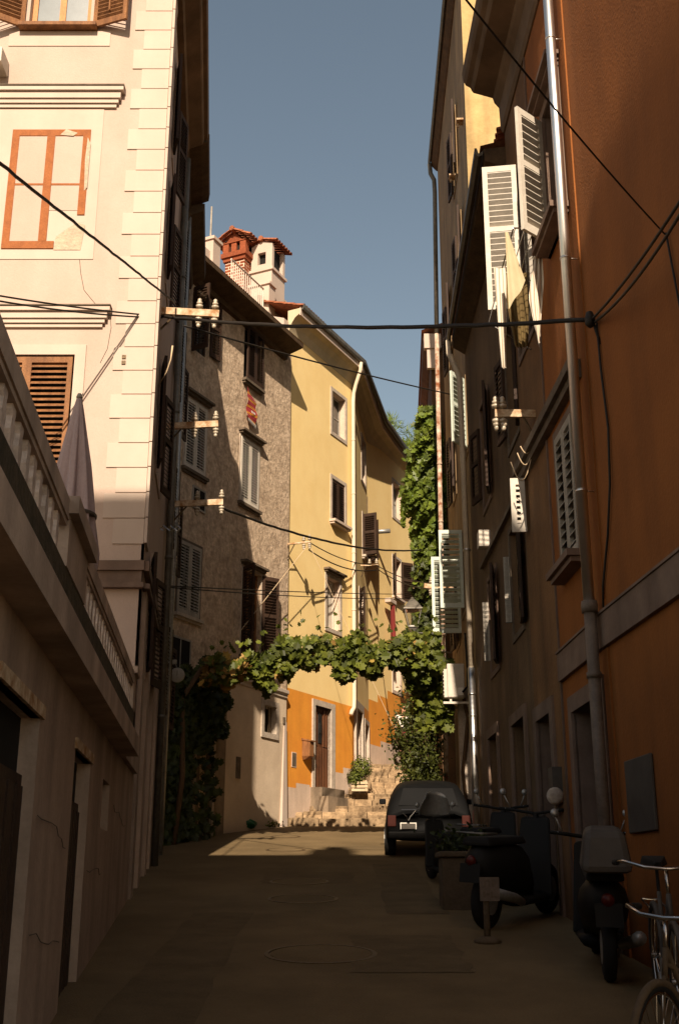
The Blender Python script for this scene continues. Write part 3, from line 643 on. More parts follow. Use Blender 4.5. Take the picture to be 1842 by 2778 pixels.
b = MB(); b.wbox(WT, s0 + .02, s1 - .02, d0 + .02, d1 - .02, 18.201, 18.49); b.build('flue_opening', 'dark_room', ch)
roofcap(ch, WT, s0 - .1, s1 + .1, d0 - .1, d1 + .1, 18.53, .3, .14, 's')
# ---- white chimney
s0, s1, d0, d1 = .5, 1.25, -1.55, -.9
b = MB(); b.wbox(WT, s0, s1, d0, d1, 14.8, 17.600); b.wbox(WT, s0 - .35, s0 - .001, d1 - .45, d1 + .12, 14.8, 16.95); b.wbox(WT, s0 - .4, s0 - .0012, d1 - .5, d1 + .17, 16.952, 17.02); b.build('white_chimney', 'cream_trim', t); ch = t.children[-1]
b = MB(); b.wbox(WT, s0 - .05, s1 + .05, d0 - .05, d1 + .05, 17.600, 17.680); b.wbox(WT, s0, s0 + .12, d0, d1, 17.680, 17.830); b.wbox(WT, s0, s0 + .12, d0, d0 + .2, 17.830, 18.200); b.wbox(WT, s0, s0 + .12, d1 - .2, d1, 17.830, 18.200); b.wbox(WT, s0, s0 + .12, d0, d1, 18.200, 18.430)
b.face([WT.p(s0, 18.430, d0), WT.p(s0, 18.430, d1), WT.p(s0, 18.550, (d0 + d1) / 2)]); b.wbox(WT, s1 - .12, s1, d0, d1, 17.680, 18.430); b.build('chimney_crown', 'cream_trim', ch)
b = MB(); b.wbox(WT, s0 + .13, s1 - .13, d0 + .1, d1 - .1, 17.680, 18.380); b.build('flue_opening', 'dark_room', ch)
roofcap(ch, WT, s0 + .02, s1, d0, d1, 18.440, .14, .12, 's')

b = MB(); q_ = [(700, 800), (772, 812), (797, 838), (836, 905), (805, 985), (700, 900)]
f_ = [WT.p(*WT.px(x, y, -.93), -.93) for x, y in q_]; k_ = [p - WT.n * .5 for p in f_]
b.face(f_); b.face(k_[::-1])
for i in range(6): j = (i + 1) % 6; b.face([f_[i], f_[j], k_[j], k_[i]])
b.build('parapet_wall', 'cream_trim', t)
# banner hanging under the brown shutters
a = WT.px(670, 1052, .08); c = WT.px(697, 1165, .08)
b = MB(); b.use('rug_pattern'); n = 10
for i in range(n):
    z0 = a[1] - .2 - (a[1] - .2 - c[1] - .12) * i / n; z1 = a[1] - .2 - (a[1] - .2 - c[1] - .12) * (i + 1) / n
    f0, f1 = .03 * math.sin(i * .8), .03 * math.sin((i + 1) * .8)
    b.face([WT.p(a[0], z0, .1 + f0), WT.p(a[0] + .42, z0 - .06, .12 - f0), WT.p(a[0] + .42, z1 - .06, .12 - f1), WT.p(a[0], z1, .1 + f1)])
b.face([WT.p(a[0], a[1] + .05, .1), WT.p(a[0] + .1, a[1] - .1, .1), WT.p(a[0] + .42, a[1] - .25, .12), WT.p(a[0], a[1] - .2, .1)])
b.use('plate_white')
for i in range(9): b.face([WT.p(a[0] + .02 + i * .045, c[1] + .11 - i * .007, .13), WT.p(a[0] + .045 + i * .045, c[1] + .105 - i * .007, .13), WT.p(a[0] + .035 + i * .045, c[1] + .0 - i * .007, .13)])
for i in range(3): b.face([WT.p(a[0] + .13 + i * .07, (a[1] + c[1]) / 2 - .1, .145), WT.p(a[0] + .18 + i * .07, (a[1] + c[1]) / 2 - .11, .145), WT.p(a[0] + .18 + i * .07, (a[1] + c[1]) / 2 - .16, .145), WT.p(a[0] + .13 + i * .07, (a[1] + c[1]) / 2 - .15, .145)])
tag(b.build('hanging_banner'), 'small red and orange fringed cloth hanging below the highest brown shutters', 'banner')

# ================================================================== yellow house
t = thing('yellow_house', 'curved yellow house with orange base and white eave, climbing beside the steps', 'building', (0, 31, 3))
YZ = 15.1                                          # wall top under the cavetto
def bandlist(lst):
    return lst
y1pl = [(-.2, .62, 3.757), (.62, 1.3, 3.876), (1.3, 2.56, 3.83), (2.56, 3.07, 4.29), (3.07, 3.61, 4.44)]
y3or = [(-.6, .0, 6.55), (.0, .75, 6.72), (.75, 1.6, 6.95), (1.6, 2.5, 7.2), (2.5, 6, 7.42)]
y3pl = [(-.6, .05, 5.27), (.05, .95, 5.44), (.95, 1.95, 5.62), (1.95, 2.85, 5.8), (2.85, 6, 6.0)]
def lv(l, s):
    for a, c, z in l:
        if a <= s < c: return z
    return l[-1][2]
A_ = (2.4, 3.2, 13.4, 14.62); B_ = (2.4, 3.16, 10.86, 12.05); C_ = (2.12, 2.86, 7.9, 9.25); D_ = (1.5, 2.36, 3.83, 5.82)
b = MB()
facade(b, WY, 0, 3.6, 2, YZ + .4, [A_, B_, C_, D_ + (.14,)], depth=.24, reveal='plinth', matf=lambda s, z: 'yellow' if z > 6.05 else ('deep_orange' if z > lv(y1pl, s) else 'plinth'), sc=[x[1] for x in y1pl], zc=[6.05] + [x[2] for x in y1pl])
y2o = [(1.9, 2.7, 13.1, 14.45), (2.0, 2.8, 10.75, 12.0), (1.3, 2.0, 8.2, 9.55), (.5, 1.55, 3.9, 6.1), (2.1, 2.8, 4.7, 5.9)]
y2pl = [(0, .4, 4.5), (.4, 1.6, 4.7), (1.6, 4, 5.1)]
y2or = [(0, 1.5, 6.3), (1.5, 4, 6.35)]
facade(b, WY2, 0, 3.072, 2, YZ, y2o, depth=.2, reveal='plinth', matf=lambda s, z: 'yellow' if z > lv(y2or, s) else ('deep_orange' if z > lv(y2pl, s) else 'plinth'), sc=[.4, 1.5, 1.6], zc=[6.3, 6.35, 4.5, 4.7, 5.1])
y3o = [(2.35, 3.15, 13.0, 14.2), (2.25, 3.0, 10.3, 11.6), (2.1, 2.8, 7.3, 8.3)]
facade(b, WY3, 0, 6.5, 2, YZ - .2, y3o, depth=.24, reveal='plinth', matf=lambda s, z: 'yellow' if z > lv(y3or, s) else ('deep_orange' if z > lv(y3pl, s) else 'plinth'), sc=[x[1] for x in y3or] + [x[1] for x in y3pl], zc=[x[2] for x in y3or] + [x[2] for x in y3pl])
e1, e2 = WY3.p(6.5, 0), WY3.p(6.5, 0, -9); e3 = WY.p(0, 0, -7)
b.use('yellow'); prism(b, [(WY.o.x, WY.o.y), (e1.x, e1.y), (e2.x, e2.y), (e3.x, e3.y)], 2, YZ + .5, skip=(0,)); b.build('wall', None, t)
pl = [WY.p(-.05, 0), WY2.p(0, 0), WY3.p(0, 0), WY3.p(0, 0) + V((.31, 1, 0)).normalized() * 6]; pl = [(p.x, p.y) for p in pl]
ADJ = [(.6, .33), (.6, .28), (.92, -.3), (.92, -.3)]
b = MB(); sweep(b, pl, [(-.05, YZ - .08), (.02, YZ - .08), (.05, YZ - .02), (.14, YZ + .12), (.3, YZ + .26), (.5, YZ + .34), (.52, YZ + .34), (.54, YZ + .5), (-.05, YZ + .5)], adj=ADJ); b.build('eave_cove', 'soffit', t)
b = MB(); sweep(b, pl, [(.521, YZ + .3), (.58, YZ + .3), (.6, YZ + .42), (.6, YZ + .5), (.541, YZ + .52)], adj=ADJ); b.build('eave_edge', 'cream_trim', t)
b = MB(); sweep(b, pl, [(.58, YZ + .56), (.6, YZ + .48), (.65, YZ + .44), (.7, YZ + .45), (.735, YZ + .5), (.74, YZ + .6), (.72, YZ + .6), (.7, YZ + .52), (.65, YZ + .48), (.61, YZ + .5)], adj=ADJ); b.build('roof_gutter', 'gutter', t)
# roof
b = MB(); rg = YZ + 2.2
inn = [WY.p(-.05, 0, -3.5), WY2.p(0, 0, -3.5), WY3.p(0, 0, -3.5), WY3.p(6.5, 0, -3.5)]
outp = []
for i, p in enumerate(pl):
    W_ = (WY, WY2, WY3, WY3)[i]; outp.append(V((p[0], p[1], YZ + .56 + ADJ[i][1])) + W_.n * .62 * ADJ[i][0])
for i in range(3): b.face([outp[i], outp[i + 1], inn[i + 1] + V((0, 0, rg)), inn[i] + V((0, 0, rg))])
o_ = outp[0]; u_ = (outp[1] - outp[0]).normalized(); dn = -(inn[0] + V((0, 0, rg)) - outp[0]).normalized()
b.use('tile'); tiles(b, inn[0] + V((0, 0, rg)), dn, u_, (inn[0] + V((0, 0, rg)) - outp[0]).length, 1.2); b.build('roof', None, t) if b.mats and False else None
b2 = MB(); b2.v, b2.f, b2.m = b.v, b.f, [0] * len(b.f); b2.build('roof', 'tile', t)
# gable end wall rising above the stone house
b = MB(); b.hexa([WY.p(-.3, 14.4, -3.6), WY.p(-.06, 14.4, -3.6), WY.p(-.06, 14.4, .0), WY.p(-.3, 14.4, .0), WY.p(-.3, 17.0, -3.6), WY.p(-.06, 17.0, -3.6), WY.p(-.06, YZ + .5, .0), WY.p(-.3, YZ + .5, .0)]); b.build('gable_parapet', 'cream_trim', t)
# windows
w_ = window(t, WY, *A_, .2, 'dull_white', 'glass', surround='stone_trim', sw=.1, sd=.025)
w_ = window(t, WY, *B_, .2, 'dark_wood', 'dark_room', surround='stone_trim', sw=.1, sd=.025, sill='cream_trim', sillw=.14); louvre_closed(B_, 'dark_wood', w_, WY, -.02)
w_ = window(t, WY, *C_, .2, 'white_paint', 'white_paint', (1, 0), surround='stone_trim', sw=.1, sd=.025, hood='dark_trim')
w_ = window(t, WY2, *y2o[0], .2, 'dull_white', 'glass', surround='stone_trim', sw=.08)
w_ = window(t, WY2, *y2o[1], .2, 'dark_wood', 'dark_room', surround='stone_trim', sw=.08, sill='stone_trim'); v = y2o[1]
leaf_board('shutter', WY2, v[0], .03, 75, .42, v[2], v[3], 'dark_wood', w_, flip=-1); leaf_board('shutter', WY2, v[1], .03, 120, .42, v[2], v[3], 'dark_wood', w_, flip=1)
w_ = window(t, WY2, *y2o[2], .16, 'white_paint', 'white_paint', (1, 0), surround='stone_trim', sw=.08)
leaf_board('shutter', WY2, y2o[2][0], .03, 150, .35, y2o[2][2], y2o[2][3], 'dark_wood', w_, flip=1)
window(t, WY2, *y2o[4], .16, 'warm_wood', 'glass', surround='stone_trim', sw=.12, sd=.05)
w_ = window(t, WY3, *y3o[0], .2, 'dull_white', 'grey_glass', surround='stone_trim', sw=.1)
w_ = window(t, WY3, *y3o[1], .2, 'dull_white', 'grey_glass', surround='stone_trim', sw=.08, sill='cream_trim'); v = y3o[1]
leaf_board('shutter', WY3, v[0] - .02, .03, 150, .4, v[2], v[3], 'dark_wood', w_, flip=1); leaf_board('shutter', WY3, v[1] + .02, .03, 140, .42, v[2], v[3], 'dark_wood', w_, flip=-1)
w_ = window(t, WY3, *y3o[2], .2, 'white_paint', 'white_paint', (0, 0), surround='plinth', sw=.1)
# main door
a, c, z0, z1 = D_
b = MB(); b.wbox(WY, a, c, -.14, -.08, z0, z1)
for i in range(6):
    for lo, hi in ((z0 + .02, z0 + 1.0), ): b.wbox(WY, a + .02 + i * (c - a) / 6, a + (i + .82) * (c - a) / 6, -.081, -.055, lo, hi)
for i in (0, 1, 4, 5): b.wbox(WY, a + .02 + i * (c - a) / 6, a + (i + .7) * (c - a) / 6, -.081, -.05, z0 + 1.03, z1 - .05)
dr = b.build('door', 'door_wood', t)
b = MB(); b.wbox(WY, a + .34, c - .34, -.079, -.066, z0 + 1.1, z1 - .15); b.build('door_pane', 'glass', dr)
b = MB(); b.tube([WY.p(a + .4, z0 + 1.35, -.05), WY.p(a + .4, z0 + 1.6, -.05)], .012, 6); b.tube([WY.p(a + .48, z0 + 1.35, -.05), WY.p(a + .48, z0 + 1.6, -.05)], .012, 6); b.build('handle', 'chrome', dr)
b = MB(); b.wbox(WY, a - .13, a, -.1, .04, z0, z1 + .14); b.wbox(WY, c, c + .2, -.1, .04, z0 - .05, z1 + .14); b.wbox(WY, a, c, -.1, .038, z1, z1 + .14); b.build('door_surround', 'stone_trim', t)
b = MB(); b.wbox(WY, a - .15, c + .2, -.2, .3, 3.2, z0 - .004); b.wbox(WY, a - .3, c + .3, .3, .55, 3.0, 3.6); b.build('door_step', 'grime_wall', t)
a, c, z0, z1 = y2o[3]
b = MB(); b.wbox(WY2, a, c, -.2, -.15, z0, z1); b.build('door', 'dark_wood', t)
b = MB(); b.wbox(WY2, a - .22, a, -.05, .06, z0, z1 + .2); b.wbox(WY2, c, c + .22, -.05, .06, z0, z1 + .2); b.wbox(WY2, a, c, -.05, .06, z1, z1 + .2); b.build('door_surround', 'stone_trim', t)
b = MB(); q0, q1 = WY.px(792, 2042), WY.px(802, 2080); b.wbox(WY, q0[0] - .02, q1[0] + .02, 0, .012, q1[1] - .02, q0[1] + .02); pq = b.build('meter_hatch', 'plinth', t); b = MB(); b.wbox(WY, q0[0], q1[0], 0, .016, q1[1], q0[1]); b.build('dark_grille', 'dark_trim', pq)
# crack between the two faces
b = MB(); b.tube([WY2.p(3.06, 12.9, .01), WY2.p(3.03, 12.3, .01), WY2.p(3.07, 11.9, .012), WY2.p(3.04, 11.2, .01)], .012, 5); b.build('crack', 'dark_trim', t)
# white downpipe
b = MB(); pp = [WY.p(3.42, YZ + .72, .4), WY.p(3.44, YZ + .5, .38), WY.p(3.5, YZ + .1, .2), WY.p(3.52, YZ - .14, .12), WY.p(3.52, YZ - .4, .1), WY.p(3.52, 6.25, .1), WY.p(3.5, 6.0, .1), WY.p(3.38, 5.9, .1), WY.p(3.32, 5.8, .1)]
b.tube(pp, .055, 12)
for z in (13.5, 11.9, 10.2, 8.6, 7.0): b.lathe(WY.p(3.52, z, .1), [(.062, 0), (.062, .035)], 12)
b.build('downpipe', 'pale_pipe', t, True)
b = MB(); b.tube([WY3.p(.25, 11.84, .0), WY3.p(.35, 11.84, .6)], .07, 12); b.build('stove_pipe', 'zinc', t, True)
# mailbox by the door
b = MB(); q0, q1 = WY.px(831, 2005, .12), WY.px(848, 2060, .12)
b.wbox(WY, q0[0], q0[0] + .2, .01, .22, q1[1] + .05, q0[1] - .02); b.hexa([WY.p(q0[0] - .02, q0[1] - .02, 0), WY.p(q0[0] + .22, q0[1] - .02, 0), WY.p(q0[0] + .22, q0[1] - .06, .26), WY.p(q0[0] - .02, q0[1] - .06, .26), WY.p(q0[0] - .02, q0[1] + .03, 0), WY.p(q0[0] + .22, q0[1] + .03, 0), WY.p(q0[0] + .22, q0[1] - .03, .26), WY.p(q0[0] - .02, q0[1] - .03, .26)])
b.hexa([WY.p(q0[0] + .04, q1[1] - .03, .01), WY.p(q0[0] + .16, q1[1] - .03, .01), WY.p(q0[0] + .16, q1[1] - .03, .06), WY.p(q0[0] + .04, q1[1] - .03, .06), WY.p(q0[0], q1[1] + .049, .01), WY.p(q0[0] + .2, q1[1] + .049, .01), WY.p(q0[0] + .2, q1[1] + .049, .22), WY.p(q0[0], q1[1] + .049, .22)])
tag(b.build('mailbox', 'warm_wood'), 'brown wooden letter box beside the tall brown door', 'mailbox')
# flag-like cloth under the far window
b = MB(); a = WY3.px(1059, 1640, .2)
pts = [(0, 0), (.14, -.02), (.3, .02), (.3, -1.05), (.2, -1.35), (.06, -1.1)]
b.use('red_cloth'); b.face([WY3.p(a[0] + x, a[1] + z, .2 + .05 * math.sin(i * 2)) for i, (x, z) in enumerate(pts)]); b.face([WY3.p(a[0] + x, a[1] + z, .25 + .05 * math.sin(i * 2)) for i, (x, z) in enumerate(pts)][::-1])
tag(b.build('hanging_flag'), 'dark red cloth hanging from the window beside the street lamp', 'flag')
b = MB(); b.wbox(WY3, a[0] - .25, a[0] + .3, .1, .3, a[1] + .02, a[1] + .16); tag(b.build('flower_box', 'cream_trim', bevel=.02), 'pale flower box under the far window with the red cloth', 'flower box')

# ================================================================== RIGHT: orange house (near)
t = thing('orange_house', 'smooth orange house along the right edge with a shiny steel downpipe', 'building', (4, 4, 0))
b = MB(); b.use('orange_wall'); facade(b, WR0, 4, 10.02, -2, 14.4)
a, c = WR0.p(4, 0), WR0.p(10.02, 0); prism(b, [(a.x, a.y), (c.x, c.y), (9, 10.02), (9, 4)], -2, 14.4, skip=(0,)); b.face([(a.x, a.y, 14.4), (c.x, c.y, 14.4), (9, 10.02, 14.4), (9, 4, 14.4)]); b.build('wall', None, t)
b = MB(); b.wbox(WR0, 4, 10.02, -.02, .045, 3.57, 3.86); b.wbox(WR0, 4, 10.02, .0, .06, 3.862, 3.885); b.build('band_course', 'band', t)
b = MB(); sweep(b, [(a.x, a.y), (c.x, c.y)], [(-.02, 14.2), (.25, 14.35), (.35, 14.37), (.35, 14.5), (-.02, 14.5)], side=-1); b.build('eave', 'eave_plaster', t)
b = MB(); b.wbox(WR0, 9.86, 10.02, 0, .02, .2, 3.56); b.wbox(WR0, 9.86, 10.02, 0, .015, 3.9, 14.1); b.build('corner_strip', 'orange_wall', t)
b = MB(); b.tube([WR0.p(9.93, 14.3, .13), WR0.p(9.93, 3.95, .13)], .05, 20)
for z in (5.0, 7.4, 10): b.lathe(WR0.p(9.93, z, .13), [(.056, 0), (.056, .02)], 20); b.tube([WR0.p(9.93, z + .01, .13), WR0.p(9.93, z + .01, 0)], .008, 6)
dp = b.build('downpipe', 'steel', t, True)
b = MB(); b.tube([WR0.p(9.93, 3.95, .13), WR0.p(9.93, .95, .13)], .054, 16); b.lathe(WR0.p(9.93, 3.88, .13), [(.07, 0), (.075, .05), (.07, .1)], 16); b.lathe(WR0.p(9.93, 3.3, .13), [(.066, 0), (.066, .05)], 16); b.build('pipe_shoe', 'dull_pipe', dp, True)
# ================================================================== RIGHT: brown orange house with the broad cornice
t = thing('cornice_house', 'brown orange house with broad overhanging cornice and open white shutters', 'building', (4, 11.6, 1))
CZ = 12.1; C1 = 13.25
o1 = (10.25, 10.93, 8.2, 9.8); o2 = (10.52, 11.28, 4.62, 6.05); o3 = (12.05, 12.95, 7.8, 10.15); d1_ = (10.2, 11.3, .6, 3.2); d2_ = (12.35, 13.1, .9, 3.35)
b = MB(); b.use('brown_wall'); facade(b, WR, 10.022, C1, .2, CZ, [o1, o2, o3, d1_ + (.3,), d2_ + (.3,)], depth=.2, reveal='band', matf=lambda s, z: 'orange_wall' if s < 11.75 else 'brown_wall', sc=[11.75])
a, c = WR.p(10.022, 0), WR.p(C1, 0); b.use('brown_wall'); prism(b, [(a.x, a.y), (c.x, c.y), (9, C1), (9, 10.02)], .2, CZ, skip=(0,)); b.build('wall', None, t)
b = MB(); b.wbox(WR, 10.03, 11.72, -.02, .045, 3.57, 3.85); b.wbox(WR, 10.03, 11.72, 0, .06, 3.852, 3.875); b.build('band_course', 'band', t)
b = MB(); b.wbox(WR, 11.735, 11.76, -.01, .02, .8, 12.0); b.build('joint_strip', 'band', t)
sweep_p = [(a.x, a.y), (c.x, c.y)]
b = MB(); sweep(b, sweep_p, [(-.02, 11.3), (.02, 11.3), (.05, 11.36), (.06, 11.7), (.12, 11.78), (.14, 11.86), (.4, 11.94), (.42, 11.97), (.44, 12.02), (.5, 12.06), (.53, 12.12), (.55, 12.25), (-.02, 12.25)], side=-1); b.build('cornice', 'eave_plaster', t)
b = MB(); b.face([a + V((-.5, 0, 12.27)), c + V((-.5, 0, 12.27)), (4.5, C1, 13.3), (4.5, 10.02, 13.3)]); b.build('roof', 'tile', t)
w_ = window(t, WR, *o1, .18, 'dull_white', 'glass', (1, 1), surround='band', sw=.12, sd=.03, sill='band', sillw=.16, hood='band')
leaf_board('shutter', WR, o1[1] + .0, .05, 50, .42, 8.2, 9.74, 'white_paint', w_, flip=-1, pitch=.085)
w_ = window(t, WR, *o3, .18, 'dark_wood', 'dark_room', surround='band', sw=.08)
leaf_board('shutter', WR, 12.4, .05, 80, .42, 8.2, 10.2, 'white_paint', w_, flip=1, pitch=.075, rod=True, fill=True); leaf_board('shutter', WR, o3[0], .05, 6, .42, 7.8, 10.15, 'dull_white', w_, flip=-1)
leaf_board('shutter', WR, 12.95, .04, 84, .17, 5.55, 6.22, 'white_paint', w_, flip=1)
w_ = window(t, WR, *o2, .16, 'dull_white', 'dark_room', surround='band', sw=.09, sd=.03, sill='band', sillw=.14); louvre_closed(o2, 'dull_white', w_, WR, .02, pitch=.1)
for (a_, c_, z0, z1) in (d1_, d2_):
    b = MB(); b.wbox(WR, a_, c_, -.3, -.26, z0, z1); b.build('door', 'dark_wood', t)
    b = MB(); b.wbox(WR, a_ - .16, a_, -.02, .03, z0, z1 + .16); b.wbox(WR, c_, c_ + .14, -.02, .03, z0, z1 + .16); b.wbox(WR, a_, c_, -.02, .03, z1, z1 + .16); b.build('door_surround', 'band', t)
b = MB()
b.wbox(WR, 10.1, 13.2, 0, .13, 6.33, 6.43); b.wbox(WR, 10.1, 13.2, 0, .08, 6.24, 6.328); b.build('string_course', 'dark_trim', t)
b = MB(); b.wbox(WR, 12.0, 12.2, 0, .1, 2.4, 2.75); b.build('meter_box', 'grey_panel', t)
# ================================================================== RIGHT: low-eaved brown house
t = thing('brown_house', 'dim brown house with low dark eave and shuttered windows, right of the tall ochre house', 'building', (4, 16, 1.5))
BZ = 11.0; b = MB()
o5 = [(.5, 1.35, 7.2, 8.9), (3.2, 4.0, 7.2, 8.9), (.9, 1.7, 4.7, 6.1), (3.1, 3.9, 4.6, 6.0), (1.2, 2.2, 1.2, 3.6, .3), (3.6, 4.5, 1.4, 3.7, .3)]
b.use('brown_wall2'); facade(b, WB, .05, 5.7, .8, BZ, o5, depth=.2, reveal='brown_wall2'); a, c = WB.p(.05, 0), WB.p(5.7, 0)
b.use('brown_wall2'); prism(b, [(a.x, a.y), (c.x, c.y), (9, c.y), (9, a.y)], .8, BZ, skip=(0,)); b.build('wall', None, t)
b = MB(); sweep(b, [(a.x, a.y), (c.x, c.y)], [(-.02, 10.72), (.04, 10.74), (.3, 10.84), (.36, 10.86), (.38, 11.05), (-.02, 11.1)], side=-1, adj=[(1, 0), (.6, 0)]); b.build('eave', 'eave_wood', t)
b = MB(); b.face([a + V((-.42, 0, 11.1)), c + V((-.25, 0, 11.1)), (5.2, c.y, 12.1), (5.2, a.y, 12.1)]); tiles(b, V((2.6, a.y, 11.5)), V((-.95, 0, -.33)).normalized(), V((0, 1, 0)), .42, 5.6); b.build('roof', 'tile', t)
b = MB(); sweep(b, [(a.x, a.y), (c.x, c.y)], [(.385, 11.02), (.4, 10.95), (.45, 10.93), (.5, 10.97), (.5, 11.06), (.47, 11.06), (.45, 10.98), (.41, 11.0)], side=-1, adj=[(1, 0), (.66, 0)]); b.build('roof_gutter', 'gutter', t)
b = MB(); b.tube([WB.p(5.6, 10.95, .3), WB.p(5.6, 10.7, .3), WB.p(5.6, 10.45, .2), WB.p(5.6, 10.2, .12), WB.p(5.6, 5.0, .1)], .05, 14); b.build('downpipe', 'pale_pipe', t, True)
b = MB(); b.tube([WB.p(5.6, 5.0, .1), WB.p(5.6, 1.9, .1)], .058, 16)
for z in (4.55, 4.2, 7): b.lathe(WB.p(5.6, z, .1), [(.066, 0), (.066, .03)], 14)
b.build('downpipe', 'steel', t, True)
for i, (aa, cc, z0, z1) in enumerate([x[:4] for x in o5[:4]]):
    w_ = window(t, WB, aa, cc, z0, z1, .18, 'dark_wood', 'glass', (1, 1), surround='band' if i % 2 else 'dark_trim', sw=.08)
    leaf_board('shutter', WB, aa - .02, .04, (10, 12, 8, 14)[i], .38, z0, z1, 'dark_wood', w_, flip=-1)
    leaf_board('shutter', WB, cc + .02, .04, (8, 14, 80, 82)[i], (.38, .38, .045, .035)[i], z0 + .2, z1 - .3, ('dark_wood', 'dark_wood', 'dull_white', 'dull_white')[i], w_, flip=1)  # last two right leaves are pale slivers standing in for sunlit edges
for (aa, cc, z0, z1) in [x[:4] for x in o5[4:]]:
    b = MB(); b.wbox(WB, aa, cc, -.3, -.25, z0, z1); b.build('door', 'dark_wood', t)
    b = MB(); b.wbox(WB, aa - .15, aa, -.02, .03, z0, z1 + .14); b.wbox(WB, cc, cc + .15, -.02, .03, z0, z1 + .14); b.wbox(WB, aa, cc, -.02, .03, z1, z1 + .14); b.build('door_surround', 'band', t)
b = MB(); b.wbox(WB, .02, 4.4, 0, .06, 6.35, 6.42); b.build('string_course', 'dark_trim', t)
b = MB(); q = WB.px(1310, 1465, .1); b.wbox(WB, q[0] - .12, q[0] + .1, 0, .18, q[1] - .13, q[1] + .13); b.build('junction_box', 'white_paint', t, bevel=.01)
# ================================================================== RIGHT: tall ochre house
t = thing('ochre_house', 'tallest ochre house on the right with sunlit blotchy gable wall and pale teal shutters', 'building', (4, 23, 2))
OZ = 20.2; b = MB(); b.use('ochre')
WOf = Wall(2.5, 19.3, 1, 0); facade(b, WOf, 0, 6, 1.5, OZ)
o6 = [(1.95, 2.7, 9.8, 11.3), (3.5, 4.3, 6.95, 8.6), (1.6, 2.4, 13.2, 14.9), (4.8, 5.6, 9.9, 11.5), (4.8, 5.6, 13.2, 14.9), (5.2, 6.0, 6.6, 8.2), (2.0, 2.8, 16.2, 17.8)]
b.use('ochre_side'); facade(b, WO, 0, 7.4, 1.5, OZ, o6, depth=.2, reveal='ochre_side'); b.use('ochre_side'); prism(b, [(8.5, 19.3), (2.5, 19.3), (2.648, 26.7), (8.5, 26.7)], 1.5, OZ, skip=(0, 1)); b.build('wall', None, t)
b = MB(); sweep(b, [(2.5, 19.0), (2.65, 26.8)], [(-.02, OZ - .2), (.03, OZ - .18), (.14, OZ - .05), (.16, OZ + .0), (.17, OZ + .14), (-.02, OZ + .14)], side=-1); b.build('eave', 'eave_wood', t)
b = MB(); sweep(b, [(2.5, 19.0), (2.65, 26.8)], [(.172, OZ + .1), (.18, OZ + .02), (.21, OZ), (.25, OZ + .04), (.25, OZ + .14), (.23, OZ + .14), (.21, OZ + .06), (.19, OZ + .1)], side=-1); b.build('roof_gutter', 'gutter', t)
b = MB(); b.face([(2.3, 18.95, OZ + .15), (2.45, 26.85, OZ + .15), (5.5, 26.85, OZ + 1.6), (5.5, 18.95, OZ + 1.6)]); b.build('roof', 'tile', t)
b = MB(); pts = [(2.44, 26.75, OZ), (2.46, 26.75, OZ - .3), (2.55, 26.75, OZ - .5), (2.56, 26.75, OZ - .9), (2.5, 26.75, 15.1)]
b.tube(pts, .06, 10); b.build('downpipe', 'gutter', t, True)
b = MB(); b.tube([(2.5, 26.75, 15.1), (2.42, 26.75, 3.0)], .055, 12)
for z in (11.5, 10, 8.6, 7.2): b.lathe((2.42 + (z - 3) * .0066, 26.75, z), [(.065, 0), (.065, .05)], 12)
b.build('downpipe', 'rust_pipe', t, True)
for i, (aa, cc, z0, z1) in enumerate(o6):
    tl = i in (0, 1)
    w_ = window(t, WO, aa, cc, z0, z1, .18, 'dull_white', 'glass', (1, 1), surround='ochre_side', sw=.08)
    if i == 0: leaf_board('shutter', WO, aa - .02, .03, 36, .52, z0, z1, 'teal_paint', w_, flip=-1, pitch=.09)
    elif i == 1:
        leaf_board('shutter', WO, aa, .04, 90, .48, z0, z1, 'teal_paint', w_, flip=1, pitch=.11, mid=False); leaf_board('shutter', WO, cc, .04, 90, .6, z0 - .35, z1 - .35, 'teal_paint', w_, flip=1, pitch=.095, mid=False)
    else:
        leaf_board('shutter', WO, aa, .05, 8, .38, z0, z1, 'dark_wood', w_, flip=-1); leaf_board('shutter', WO, cc, .05, 8, .38, z0, z1, 'dark_wood', w_, flip=1)
for p in ((1242, 330), (1222, 480), (1245, 750), (1238, 855), (1216, 945)):
    q = WO.px(*p, .1); b = MB(); b.wbox(WO, q[0] - .1, q[0] + .1, 0, .14, q[1] - .02, q[1] + .02); b.wbox(WO, q[0] + .02, q[0] + .06, .08, .12, q[1] - .1, q[1] + .02); b.build('wall_bracket', 'rusty_bar', t)
# pale posts at street level and doorway
b = MB(); b.wbox(WO, 2.6, 2.8, 0, .3, 2.0, 5.2); b.wbox(WO, 3.5, 3.62, 0, .2, 2.2, 5.2); b.build('doorway_post', 'stone_trim', t)
# ================================================================== RIGHT: far dark house
t = thing('far_dark_house', 'far dark brown house behind the rusty white pipe, top of the steps', 'building', (5, 34, 4))
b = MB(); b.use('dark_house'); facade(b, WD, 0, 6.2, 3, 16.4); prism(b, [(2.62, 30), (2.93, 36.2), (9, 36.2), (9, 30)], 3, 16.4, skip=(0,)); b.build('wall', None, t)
b = MB(); sweep(b, [(2.62, 30), (2.93, 36.3)], [(-.02, 16.3), (.02, 16.3), (.2, 16.5), (.22, 16.7), (-.02, 16.75)], side=-1); b.build('eave', 'dark_house', t)
b = MB(); b.box(2.42, 2.9, 29.8, 29.998, 16.2, 16.65); b.box(2.5, 2.8, 29.85, 29.997, 15.6, 16.2); b.build('eave_return', 'cream_trim', t)
b = MB(); b.face([(2.35, 29.8, 16.76), (2.66, 36.3, 16.76), (6, 36.3, 18.2), (6, 29.8, 18.2)]); b.build('roof', 'tile', t)

